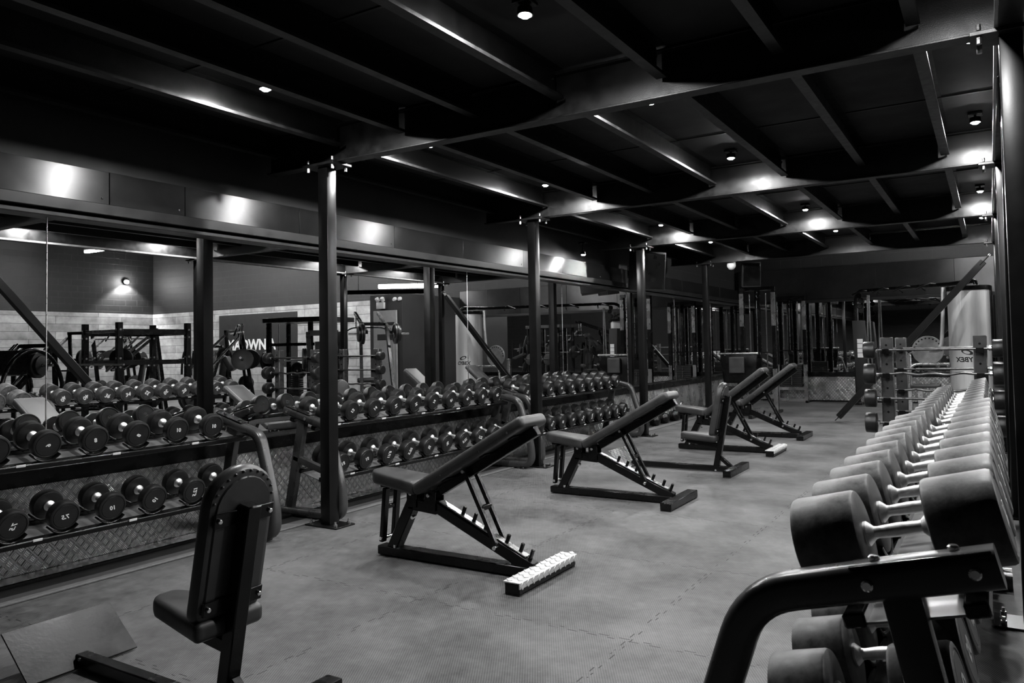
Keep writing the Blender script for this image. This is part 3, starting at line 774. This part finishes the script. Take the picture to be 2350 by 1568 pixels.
def barbell(label, loc, R, ez, L=.06):
    t = thing('fixed_barbell', label, 'barbell', loc, 0, 'fixed barbells on the hooks')
    h = .50
    if ez:
        pts = [(-h - .03, 0, 0), (-.36, 0, 0), (-.27, 0, .014), (-.13, 0, -.014), (0, 0, .010), (.13, 0, -.014), (.27, 0, .014), (.36, 0, 0), (h + .03, 0, 0)]
        MB().tube(fillet(pts, .06, 5), .0135, 12).build('shaft', 'barsteel', t)
    else: MB().cyl((-h - .03, 0, 0), (h + .03, 0, 0), .0135, seg=14).build('shaft', 'barsteel', t)
    for s in (-1, 1):
        MB().cyl((s * h, 0, 0), (s * (h + .03), 0, 0), .024, seg=16, bev=.005).build('collar', 'chrome', t)
        me = head_mesh(R, L + .05, 'rubber')
        part('head', me, t, Matrix.Translation((s * (h + .03), 0, 0)) @ (Matrix.Identity(4) if s > 0 else Matrix.Rotation(PI, 4, 'Z')))
    return t
zs = [1.25, 1.0, .745, .49]; zn = ['top', 'second', 'third', 'lowest']
for y, rn, kinds, Rr in ((8.77, 'first barbell rack', (0, 1, 0, 0), (.088, .108, .095, .105)), (10.25, 'second barbell rack', (0, 0, 1, 0), (.075, .08, .085, .09))):
    barbell_rack('Dark grey two-post rack of fixed barbells, ' + ('just past the worn dumbbells' if y < 9 else 'standing behind the other barbell rack'), y)
    for z, n_, k, R in zip(zs, zn, kinds, Rr):
        barbell(('Wavy curl bar' if k else 'Straight fixed barbell') + ' with black rubber heads on the %s hooks of the %s' % (n_, rn), (-.52, y - .1, z), R, k)
#==PART4==
# ------------------------------------------------------------------ far end: pulley towers, gym station, speakers
def pulley_tower(label, x, y, H, ztag=0.):
    t = thing('pulley_tower', label, 'cable machine', (x, y, 0), 0, 'dual-post pulley towers')
    W = .31
    for s in (-1, 1):
        p = MB().box2((s * W - .04, -.05, .02), (s * W + .04, .05, H), .004).build('post', 'black', t)
        for z0, z1 in ((H - .70, H - .05), (.03, .84)): MB().box2((s * W - .043, -.056, z0), (s * W + .043, -.048, z1), .002).build('tread_trim', 'tread_bright', p)
        MB().cyl((s * .16, 0, .3), (s * .16, 0, H - .06), .013, seg=12).build('guide_rod', 'chrome', t)
    MB().box2((-W - .04, -.05, H), (W + .04, .05, H + .07), .004).box2((-.05, -.04, .84), (.05, .04, H), .004).build('head_frame', 'black', t)
    MB().box2((-W, -.055, .0), (W, .05, .07), .003).box2((-W, -.055, .26), (W, -.03, .33), .003).build('tread_crossbar', 'tread_bright', t)
    st = MB()
    for k in range(11): st.box2((-.22, -.04, .34 + .045 * k), (.22, .045, .38 + .045 * k), .003)
    st.build('weight_stack', 'dark', t)
    MB().cyl((0, -.05, .38), (0, -.05, .80), .006, seg=8).build('selector_rod', 'chrome', t)
    for z in (H - .06, H - .16): MB().cyl((-.02, -.06, z), (.02, -.06, z), .045, seg=20, bev=.006).build('pulley', 'black', t)
    MB().box((.0, -.07, 1.12), (.1, .08, .1), None, .01).cyl((-.3, -.075, 1.16), (.3, -.075, 1.16), .011, seg=10).build('carriage', 'black', t)
    MB().cyl((0, -.085, 1.1), (0, -.085, H - .1), .003, seg=6).build('cable', 'steel', t)
    MB().box2((-.42, -.42, 0), (-.36, .05, .05), .004).box2((.36, -.42, 0), (.42, .05, .05), .004).box2((-.36, -.0, 0), (.36, .05, .03), .003).build('base', 'black', t)
    return t
M['tread_bright'] = tread_mat('bright_tread_trim', 'XZ', base=(.55, .75), sy=.03, sz=.035, metal=.75)
pulley_tower('Black pulley tower with silver tread trim, standing closer in front of the corner speaker', -3.92, 15.05, 2.38)
pulley_tower('Black pulley tower with silver tread trim, set right against the far mirror', -3.92, 17.86, 2.33)
def speaker(label, loc, dims, rz, tiltx):
    t = thing('loudspeaker', label, 'speaker', loc, rz)
    w_, d_, h_ = dims
    mb = MB().prism([(-w_ * .5, -d_ * .5), (w_ * .5, -d_ * .5), (w_ * .34, d_ * .5), (-w_ * .34, d_ * .5)], 'Z', -h_ / 2, h_ / 2, .012, 2)
    mb.xform(Matrix.Rotation(tiltx, 4, 'X')); mb.build('cabinet', 'dark', t)
    g = MB().box((0, -d_ * .5 - .004, 0), (w_ * .9, .012, h_ * .9), None, .004).xform(Matrix.Rotation(tiltx, 4, 'X')); g.build('grille', 'black', t)
    MB().box((0, d_ * .62, .02), (.06, d_ * .5, .06), None, .004).box((0, d_ * .86, .02), (.14, .014, .2), None, .002).build('bracket', 'black', t)
    return t
speaker('Black loudspeaker angled down over the corner pulley tower', (-3.78, 14.0, 2.62), (.34, .34, .46), .5, .12)
speaker('Big black loudspeaker on the dumbbell wall, above the mirror past the third column', (-4.74, 11.35, 2.54), (.5, .42, .62), 1.1, .1)
o = MB().lathe([(0, .06), (.075, .06), (.08, .0), (.07, -.03), (.04, -.065), (0, -.075)], Matrix.Identity(4), (-4.0, 13.62, 2.76), 24).build('dome_camera', 'white')
tag(o, 'Small white dome camera under the last cross beam, beside the corner loudspeaker', 'security camera')
t = spotlight(-4.96, 9.62, 'Wall spotlight just above the header rail of the long mirror, past the second column', 2.66, 2.84, 14., None)

def kettlebell(label, x, y, s, rz):
    t = thing('kettlebell', label, 'kettlebell', (x, y, 0), rz, 'kettlebells along the dumbbell wall')
    MB().lathe([(0, 0), (.06 * s, 0), (.095 * s, .04 * s), (.105 * s, .10 * s), (.085 * s, .165 * s), (.05 * s, .195 * s), (0, .2 * s)], Matrix.Identity(4), (0, 0, 0), 24).build('body', 'black', t)
    MB().tube(fillet([(-.05 * s, 0, .17 * s), (-.075 * s, 0, .28 * s), (.075 * s, 0, .28 * s), (.05 * s, 0, .17 * s)], .05 * s, 6), .017 * s, 12).build('handle', 'chrome', t)
for k, (y, s) in enumerate(((11.45, .85), (11.85, .9), (12.3, .95), (12.75, 1.0), (13.2, 1.05))):
    kettlebell('%s black kettlebell past the third column, counting from the third wall rack' % ORD[k].capitalize(), -4.86 + .02 * (k % 2), y, s, .4 * k)

t = thing('pad_station', 'Black steel back panel with a square pad, in front of the pulley tower', 'gym machine', (-3.97, 13.8, 0))
MB().prism([(-.34, 1.13), (.34, 1.13), (.28, .62), (-.28, .62)], 'Y', -.02, .02, .006, 2).build('panel', 'black', t)
MB().box((-.02, -.06, .95), (.28, .07, .30), None, .025, 4).build('pad', 'vinyl', t)
MB().cyl((-.36, 0, 1.16), (.36, 0, 1.16), .022, seg=14).build('top_bar', 'steel', t)
MB().box2((-.04, .02, .05), (.04, .09, 1.1), .005).box2((-.3, -.3, 0), (-.23, .35, .06), .005).box2((.23, -.3, 0), (.3, .35, .06), .005).box2((-.3, .02, .02), (.3, .09, .08), .005).build('frame', 'black', t)
MB().box2((-.3, -.34, .50), (.3, .0, .56), .012, 2).build('shelf', 'black', t)

# cable station with the silver shroud
CX_, CY_ = -.28, 13.96
t = thing('cable_station', 'Cable station with a tall silver shroud and an overhead pull-up bar', 'cable machine', (CX_, CY_, 0))
sh = MB().lathe([(0, .03), (.29, .03), (.30, .04), (.30, 2.12), (0, 2.12)], Matrix.Identity(4), (0, 0, 0), 48).build('shroud', 'silver', t)
MB().lathe([(.29, 2.12), (.318, 2.12), (.322, 2.14), (.322, 2.185), (.30, 2.195), (0, 2.195)], Matrix.Identity(4), (0, 0, 0), 48).build('rim', 'black', sh)
MB().box2((.24, -.06, .0), (.33, .06, 2.18), .01, 2).build('column', 'black', t)
def wrap(me_src, az, z0, R, name, parent):
    me = me_src.copy()
    for v in me.vertices:
        a = az - v.co.x / R            # mirrored lettering
        rr = R + .001 + v.co.z
        v.co = V(rr * math.cos(a), rr * math.sin(a), z0 + v.co.y)
    me.flip_normals(); o = bpy.data.objects.new(name, me); COL.objects.link(o); o.parent = parent; return o
wrap(text_mesh('CYBEX', .105, 'dark', .2), math.radians(262), 1.02, .3, 'lettering', sh)
me = bpy.data.meshes.new('emblem'); b = bmesh.new(); n = 28
A = []; B = []
for k in range(n + 1):
    a = 2 * PI * k / n
    A.append(b.verts.new((.085 * math.cos(a) , .038 * math.sin(a) + .02 * math.cos(a), .0005))); B.append(b.verts.new((.05 * math.cos(a) + .008, .024 * math.sin(a) + .012 * math.cos(a) - .002, .0005)))
for k in range(n): b.faces.new((A[k], A[k + 1], B[k + 1], B[k]))
b.to_mesh(me); b.free(); me.materials.append(M['dark'])
wrap(me, math.radians(262), 1.14, .3, 'emblem', sh)
ex, ey = -2.2, 3.6                        # other leg, relative to the shroud
bar = fillet([(ex, ey, 1.7), (ex, ey, 2.42), (ex * .12, ey * .12, 2.27), (.1, -.1, 2.27), (.12, -.12, 2.19)], [0, .35, .1, .1, 0], 7)
MB().tube(bar, .036, 16).build('overhead_bar', 'black', t)
hb = MB(); dv = V(ex, ey, 0).normalized(); sv = V(dv.y, -dv.x, 0)
for k in (.22, .42, .62, .84):
    p = V(ex * k, ey * k, 2.27 + .12 * k)
    for s in (-1, 1): hb.tube([p, p + sv * s * .12 + V(0, 0, .02), p + sv * s * .3 + dv * .12 + V(0, 0, -.06)], .017, 10)
hb.build('grip', 'black', t)
MB().box2((ex - .05, ey - .05, .0), (ex + .05, ey + .05, 1.75), .006).box2((ex - .12, ey - .4, 0), (ex + .12, ey + .3, .05), .005).build('leg', 'black', t)
sd = MB().prism([(ex + .03, .25), (ex + .30, .25), (ex + .20, 1.78), (ex - .02, 1.78)], 'Y', ey - .42, ey - .12, .012, 2).build('stack_cover', 'dark', t)
for k in range(4): MB().box2((ex + .07, ey - .428, 1.0 + .1 * k), (ex + .18, ey - .421, 1.09 + .1 * k), .001).build('instruction_label', 'tag', sd)
for s in (0, 1): MB().cyl((ex + .26 + .1 * s, ey - .45, .1), (ex + .30 + .03 * s, ey - .45, 2.3), .016, seg=12).build('guide_rod', 'chrome', t)
for k, z in enumerate((2.3, 2.2, 2.08, 1.98)): MB().cyl((ex + .14 + .03 * (k % 2), ey - .44, z), (ex + .14 + .03 * (k % 2), ey - .40, z), .055, seg=20, bev=.008).build('pulley', 'black', t)
MB().cyl((-.62, .15, 1.17), (-.62, .18, 1.17), .24, seg=36, bev=.006).build('cam_disc', 'greyplate', t)
mb = MB()
for k in range(12):
    a = PI * k / 11; mb.cyl((-.62 + .2 * math.cos(a), .145, 1.17 + .2 * math.sin(a)), (-.62 + .2 * math.cos(a), .15, 1.17 + .2 * math.sin(a)), .014, seg=10)
mb.build('cam_hole', 'dark', t)
MB().tube(fillet([(-.36, .1, 2.2), (-.38, .1, 1.62), (-.42, .12, 1.2), (-.6, .16, 1.17)], .2, 6), .03, 14).build('lever_arm', 'silver', t)
MB().tube(fillet([(-.9, -.1, .55), (-.86, -.1, .95), (-.3, -.1, .95)], .12, 6), .022, 12).build('seat_handle', 'steel', t)
MB().box((-1.15, .3, 1.16), (.3, .12, .04), Matrix.Rotation(.35, 3, 'Y'), .008, 2).box((-.75, .2, .58), (.6, .3, .06), None, .02, 3).build('seat_pad', 'vinyl', t)
MB().box2((-1.2, .2, 0), (-.2, .28, .06), .005).box2((-.95, .2, .05), (-.88, .28, 1.1), .005).box2((-.8, .2, .05), (-.72, .28, .56), .004).build('seat_frame', 'steel', t)

# ------------------------------------------------------------------ right-hand wing, seen in the mirrors
def plate_set(t, p, ax, n, R=.22):
    """n discs on a horn starting at p along unit vector ax"""
    p = V(*p); ax = V(*ax).normalized()
    MB().cyl(p, p + ax * .34, .024, seg=14).build('weight_horn', 'chrome', t)
    for k in range(n):
        a = p + ax * (.02 + .045 * k); r = R if k < 2 else R * .75
        z = ax; x = z.orthogonal().normalized(); y = z.cross(x)
        MB().lathe([(.03, 0), (r * .45, .0), (r * .5, .012), (r * .82, .012), (r * .86, 0), (r, .004), (r, .036), (r * .86, .04), (.03, .04)], Matrix((x, y, z)).transposed().to_4x4(), a, 32).build('weight_plate', 'rubber', t)
def press_machine(label, x, y, rz, H=1.9):
    t = thing('plate_loaded_press', label, 'gym machine', (x, y, 0), rz, 'plate-loaded machines')
    f = MB().bar((0, -.6, .05), (0, .7, .05), .08, .06).bar((-.45, .7, .05), (.45, .7, .05), .06, .06).bar((-.35, -.6, .05), (.35, -.6, .05), .06, .06)
    for s in (-1, 1): f.bar((s * .38, .65, .05), (s * .30, .45, H), .07, .07)
    f.bar((-.34, .45, H), (.34, .45, H), .07, .07).bar((-.34, .5, H * .62), (.34, .5, H * .62), .05, .07).bar((0, .2, .05), (0, .35, 1.1), .07, .07).bar((0, -.1, .05), (0, -.1, .42), .06, .06)
    f.build('frame', 'black', t)
    MB().box((0, -.1, .46), (.34, .42, .075), None, .03, 4).build('seat_pad', 'vinyl', t)
    MB().box((0, .2, .92), (.32, .085, .75), Matrix.Rotation(-.16, 3, 'X'), .035, 4).build('back_pad', 'vinyl', t)
    for s in (-1, 1):
        MB().bar((s * .36, .46, H - .1), (s * .44, -.1, 1.3), .05, .06).bar((s * .44, -.1, 1.3), (s * .40, -.4, 1.02), .05, .05).build('lever_arm', 'steel', t)
        MB().cyl((s * .40, -.4, 1.02), (s * .22, -.42, 1.02), .02, seg=12).build('grip', 'rubber', t)
        plate_set(t, (s * .47, -.1, 1.28), (s, 0, .05), 2)
        plate_set(t, (s * .40, .55, .55), (s, 0, .12), 3, .2)
    return t
def leg_press(label, x, y, rz):
    t = thing('leg_press', label, 'gym machine', (x, y, 0), rz, 'plate-loaded machines')
    f = MB()
    for s in (-1, 1):
        f.bar((s * .4, -1.0, .05), (s * .4, 1.0, .05), .07, .07).bar((s * .36, -.6, .35), (s * .36, .95, 1.55), .07, .09)
        f.bar((s * .4, .95, .05), (s * .38, .9, 1.5), .07, .07)
    f.bar((-.4, -.95, .05), (.4, -.95, .05), .07, .07).bar((-.4, .95, .05), (.4, .95, .05), .07, .07).bar((-.36, .95, 1.55), (.36, .95, 1.55), .07, .07)
    f.build('frame', 'black', t)
    for s in (-1, 1): MB().cyl((s * .3, -.5, .5), (s * .3, .9, 1.58), .025, seg=12).build('guide_rod', 'chrome', t)
    MB().box((0, .35, 1.25), (.75, .04, .5), Matrix.Rotation(-.55, 3, 'X'), .004).build('sled_plate', 'steel', t)
    MB().box((0, -.75, .45), (.42, .42, .09), Matrix.Rotation(.3, 3, 'X'), .035, 4).build('seat_pad', 'vinyl', t)
    MB().box((0, -1.05, .75), (.42, .09, .7), Matrix.Rotation(.6, 3, 'X'), .035, 4).build('back_pad', 'vinyl', t)
    pts = [(-.5, .2 - .75 * math.cos(a), .72 + .75 * math.sin(a)) for a in [PI * k / 14 for k in range(15)]]
    MB().tube(pts, .035, 12).build('guard_hoop', 'black', t)
    for s in (-1, 1): plate_set(t, (s * .4, .35, 1.2), (s, 0, 0), 3)
    return t
def half_rack(label, x, y, rz, H=1.9, w_=1.15, d_=1.2):
    t = thing('half_rack', label, 'power rack', (x, y, 0), rz)
    for sx in (-1, 1):
        for sy in (-1, 1):
            p = MB().box2((sx * w_ / 2 - .045, sy * d_ / 2 - .045, .03), (sx * w_ / 2 + .045, sy * d_ / 2 + .045, H), .005).build('post', 'black', t)
            b = MB()
            for z in (1.15, 1.3, H - .25, H - .12): b.cyl((sx * w_ / 2, sy * d_ / 2 - .05, z), (sx * w_ / 2, sy * d_ / 2 + .05, z), .018, seg=8).cyl((sx * w_ / 2 - .05, sy * d_ / 2, z), (sx * w_ / 2 + .05, sy * d_ / 2, z), .018, seg=8)
            b.build('bolts', 'chrome', p)
    f = MB()
    for s in (-1, 1):
        f.bar((s * w_ / 2, -d_ / 2, .05), (s * w_ / 2, d_ / 2, .05), .08, .08).bar((s * w_ / 2, -d_ / 2, H - .16), (s * w_ / 2, d_ / 2, H - .16), .06, .1).bar((s * w_ / 2, -d_ / 2, 1.22), (s * w_ / 2, d_ / 2, 1.22), .05, .08)
    f.bar((-w_ / 2, d_ / 2, H - .16), (w_ / 2, d_ / 2, H - .16), .06, .1).bar((-w_ / 2, d_ / 2, .05), (w_ / 2, d_ / 2, .05), .08, .08).build('frame', 'black', t)
    MB().cyl((-w_ / 2, -d_ / 2, H - .14), (w_ / 2, -d_ / 2, H - .14), .03, seg=14).build('pull_up_bar', 'steel', t)
    MB().cyl((-w_ / 2 - .35, -d_ / 2 - .1, 1.2), (w_ / 2 + .35, -d_ / 2 - .1, 1.2), .015, seg=12).build('rack_bar', 'chrome', t)
    for s in (-1, 1): plate_set(t, (s * (w_ / 2 + .05), d_ / 2, .55), (s, 0, .1), 3)
    return t
def lever_lat(label, x, y, rz, H=2.15):
    t = thing('lever_pulldown', label, 'gym machine', (x, y, 0), rz)
    f = MB().bar((0, -.7, .05), (0, .8, .05), .09, .07).bar((-.4, .8, .05), (.4, .8, .05), .07, .07)
    for s in (-1, 1): f.bar((s * .36, .75, .05), (s * .28, .2, H - .22), .07, .07)
    f.bar((-.3, .2, H - .22), (.3, .2, H - .22), .07, .07).bar((0, -.15, .05), (0, -.15, .5), .07, .07).build('frame', 'black', t)
    for s in (-1, 1):
        MB().bar((s * .26, .8, H - .42), (s * .26, -.62, H + .06), .06, .07).build('lever_arm', 'black', t)
        MB().bar((s * .26, -.5, H + .02), (s * .26, -.5, H - .28), .03, .03).build('hanger', 'steel', t)
        plate_set(t, (s * .3, .8, H - .45), (s, 0, 0), 3)
    MB().tube(fillet([(-.62, -.5, H - .46), (-.36, -.5, H - .28), (.36, -.5, H - .28), (.62, -.5, H - .46)], .1, 5), .016, 12).build('pull_bar', 'black', t)
    MB().box((0, -.15, .53), (.36, .4, .075), None, .03, 4).build('seat_pad', 'vinyl', t)
    MB().cyl((-.25, -.42, .68), (.25, -.42, .68), .06, seg=18, bev=.015).build('thigh_roller', 'vinyl', t)
    return t
def tall_rig(label, x, y, rz):
    t = thing('smith_machine', label, 'gym machine', (x, y, 0), rz)
    f = MB()
    for sx in (-.75, -.35, .75):
        f.bar((sx, -.3, .03), (sx, -.3, 2.02), .09, .09)
    for sx in (-.75, .75): f.bar((sx, -.6, .04), (sx, .6, .04), .08, .08).bar((sx, .45, .05), (sx, .45, 2.02), .08, .08)
    f.bar((-.8, -.3, 1.52), (.8, -.3, 1.52), .07, .07).build('frame', 'black', t)
    MB().box2((-.95, -.55, 2.02), (.75, .6, 2.13), .008).build('top_canopy', 'tube', t)
    for sx in (-.55, .55): MB().cyl((sx, -.22, .1), (sx, -.22, 2.0), .018, seg=12).build('guide_rod', 'chrome', t)
    MB().cyl((-1.0, -.22, 1.15), (1.0, -.22, 1.15), .016, seg=12).build('smith_bar', 'chrome', t)
    for s in (-1, 1): plate_set(t, (s * .8, -.22, 1.15), (s, 0, 0), 2)
    st = MB()
    for k in range(12): st.box2((.38, .3, .2 + .05 * k), (.66, .5, .243 + .05 * k), .003)
    st.build('weight_stack', 'dark', t)
    for k in range(3): plate_set(t, (-.35 + .45 * k, .5, .9), (0, 1, .1), 2, .2)
    return t
def preacher(label, x, y, rz):
    t = thing('t_bar_row', label, 'gym machine', (x, y, 0), rz)
    MB().bar((0, -.8, .06), (0, .8, .06), .08, .08).bar((0, .5, .06), (0, .2, 1.85), .07, .07).bar((-.35, .8, .05), (.35, .8, .05), .07, .07).bar((-.35, -.8, .05), (.35, -.8, .05), .07, .07).bar((-.55, .3, 1.2), (.55, .3, 1.2), .05, .06).build('frame', 'black', t)
    MB().tube(fillet([(-.32, .1, 1.72), (-.2, .16, 1.95), (.2, .16, 1.95), (.32, .1, 1.72)], .12, 5), .02, 12).build('handle', 'black', t)
    MB().bar((-.9, .35, 1.78), (.55, -.1, 1.78), .03, .03).bar((.35, .2, 1.82), (.75, -.5, 1.1), .035, .035).bar((-.55, .3, 1.95), (-.2, .2, 1.55), .05, .05).build('lever_arm', 'steel', t)
    MB().box((0, -.05, 1.12), (.5, .12, .34), Matrix.Rotation(.5, 3, 'X'), .04, 4).build('chest_pad', 'vinyl', t)
    MB().box((0, -.4, .5), (.34, .36, .08), None, .03, 4).build('seat_pad', 'vinyl', t)
    for s in (-1, 1): plate_set(t, (s * .5, .3, 1.2), (s, 0, .15), 2)
    return t
def sled(label, x, y, rz):
    t = thing('hack_squat', label, 'gym machine', (x, y, 0), rz)
    f = MB()
    for s in (-1, 1): f.bar((s * .32, -.7, .1), (s * .32, .75, 1.75), .09, .09).bar((s * .32, .75, .05), (s * .32, .72, 1.7), .06, .06).bar((s * .32, -.8, .05), (s * .32, .8, .05), .07, .07)
    f.bar((-.32, .75, 1.75), (.32, .75, 1.75), .08, .12).build('frame', 'tube', t)
    MB().box((0, .12, 1.18), (.42, .1, .95), Matrix.Rotation(-.72, 3, 'X'), .04, 4).build('back_pad', 'vinyl', t)
    MB().box((0, -.65, .22), (.7, .5, .02), Matrix.Rotation(-.45, 3, 'X'), .003).build('foot_plate', 'steel', t)
    for s in (-1, 1): plate_set(t, (s * .36, .3, 1.2), (s, 0, 0), 2)
    return t
half_rack('Black power rack standing just past the mezzanine, seen in the first mirror sheets', 2.5, 7.85, .06)
leg_press('Leg press with a round guard hoop, seen at the edge of the first mirror sheet', 4.0, 6.3, -.5)
leg_press('Leg press with loaded plates, seen behind the diagonal brace in the mirror', 7.0, 7.2, .4)
press_machine('Plate-loaded press behind the power rack in the mirror', 5.6, 9.6, .7)
press_machine('Plate-loaded press close to the pale plank wall, second sheet of the mirror', 8.2, 9.6, -.4)
preacher('Black row machine with crossed silver levers in front of the white-lettered banner', 3.7, 10.7, .8)
tall_rig('Tall smith machine with a grey top canopy beside the banner', 3.2, 12.3, -.25)
lever_lat('Lever pulldown with a wide cranked bar in front of the lobby door', 1.35, 12.55, 2.2)
sled('Grey hack squat sled leaning in front of the lobby door', 1.45, 11.3, -.9)
press_machine('Plate-loaded press in front of the left end of the banner', 6.8, 12.6, 1.2)
press_machine('Plate-loaded press deep in the wing, under the wall lamp', 11.5, 12.5, .3)
leg_press('Leg press in the far corner under the plank walls', 10.2, 14.6, 2.0)
preacher('Black row machine by the far plank wall, below the corner', 9.3, 11.4, -.6)

bn = MB().box2((9.95, YB - .05, .85), (14.12, YB - .034, 2.74), .003).build('wall_banner', 'dark')
tag(bn, 'Big black banner with white capital letters on the plank wall', 'banner')
tm = text_mesh('MAOWNIA', .52, 'white', 0.)
part('lettering', tm, bn, Matrix.Translation((12.35, YB - .052, 1.62)) @ Matrix.Rotation(PI / 2, 4, 'X') @ Matrix.Diagonal((-1, 1, 1, 1)))
t = thing('emergency_light', 'White twin-head emergency light above the lobby door', 'emergency light', (3.75, 15.5, 2.56))
MB().box((0, -.04, 0), (.26, .08, .18), None, .012, 2).build('housing', 'white', t)
for s in (-1, 1): MB().cyl((s * .08, -.04, .12), (s * .1, -.10, .21), .055, seg=20, bev=.01).cyl((s * .08, -.04, .08), (s * .08, -.05, .14), .012).build('lamp_head', 'white', t)
for k, (x, tip) in enumerate(((3.25, 'White camera on the lobby wall, nearer the emergency light'), (3.07, 'White camera on the lobby wall, out at its corner'))):
    o = MB().cyl((0, 0, 0), (0, -.05, 0), .05, seg=20, bev=.008).cyl((0, -.05, 0), (-.02, -.11, -.03), .045, .035, seg=20).build('security_camera', 'white'); o.location = (x, 15.5, 2.72); tag(o, tip, 'security camera')
M['tube_hi'] = emit('fluorescent_tube_high', 120.)
def batten(label, a, b, z, w_=.09, h_=.1, group='fluorescent battens', mat='tube_light', hang=.0):
    a = V(*a); b = V(*b)
    t = thing('batten_light', label, 'ceiling light', (0, 0, 0), 0, group)
    MB().bar((a.x, a.y, z + h_ / 2 + .02), (b.x, b.y, z + h_ / 2 + .02), w_ + .02, .03, (0, 0, 1), .004).build('housing', 'white', t)
    MB().bar((a.x, a.y, z), (b.x, b.y, z), w_, h_, (0, 0, 1), .02, 3).build('diffuser', mat, t)
    mb = MB()
    for k in (.15, .85):
        p = a.lerp(b, k); mb.cyl((p.x, p.y, z + h_ / 2 + .03), (p.x, p.y, ZC), .006, seg=6)
    mb.build('suspension', 'steel', t)
batten('Bright fluorescent batten hanging low in front of the lobby, seen in the mirror', (1.35, 15.1, 0), (2.75, 14.3, 0), 2.95)
k = 0
batten('Fluorescent batten hung high behind the mezzanine, near the silver shroud', (-.6, 15.4, 0), (.9, 15.4, 0), 4.9, .12, .08, 'fluorescent battens', 'tube_hi')
for x, y in ((15.2, 9.), (15.2, 14.2), (12., 15.4), (8.2, 15.4), (9.5, 10.5), (5.6, 15.6)):
    batten('Fluorescent batten hung high in the right-hand wing, ' + ('along the side plank wall', 'in the plank corner', 'left of the banner', 'in front of the banner', 'over the press machines', 'beside the lobby')[k], (x - .75, y, 0), (x + .75, y, 0), 4.9, .12, .08, 'fluorescent battens', 'tube_hi'); k += 1
o = MB().bar((.97, 14.1, 2.73), (2.62, 13.1, 2.73), .12, .1, (0, 0, 1), .004).cyl((1.2, 13.96, 2.78), (1.2, 13.96, ZC), .006, seg=6).cyl((2.4, 13.23, 2.78), (2.4, 13.23, ZC), .006, seg=6).build('cable_tray', 'black')
tag(o, 'Black cable tray hanging under the low fluorescent batten', 'cable tray')
t = thing('wall_lamp', 'Round bulkhead lamp high on the painted block wall, washing it downwards', 'wall lamp', (XR, 16.95, 4.2))
MB().lathe([(0, 0), (.11, 0), (.12, .03), (.1, .08), (0, .09)], Matrix.Rotation(-PI / 2, 4, 'Y'), (0, 0, 0), 24).build('housing', 'black', t)
MB().sphere((-.13, 0, -.02), .07, 16).build('globe', 'lamp', t)
l = bpy.data.lights.new('wall_wash', 'SPOT'); l.energy = 420; l.spot_size = math.radians(120); l.spot_blend = .5; l.shadow_soft_size = .05
lo = bpy.data.objects.new('wall_wash', l); COL.objects.link(lo); lo.parent = t; lo.location = (-.2, 0, -.06); lo.rotation_euler = (0, -.3, 0)
#==PART5==
# ------------------------------------------------------------------ render look
w = bpy.data.worlds.new('world'); scene.world = w; w.use_nodes = True
w.node_tree.nodes['Background'].inputs[0].default_value = (.5, .5, .5, 1); w.node_tree.nodes['Background'].inputs[1].default_value = 0.0
vs = scene.view_settings; vs.view_transform = 'Standard'; vs.look = 'None'; vs.gamma = 1.; vs.exposure = 1.0
cy = scene.cycles
cy.caustics_reflective = False; cy.caustics_refractive = False
cy.max_bounces = 8; cy.glossy_bounces = 6; cy.diffuse_bounces = 3; cy.sample_clamp_indirect = 4.
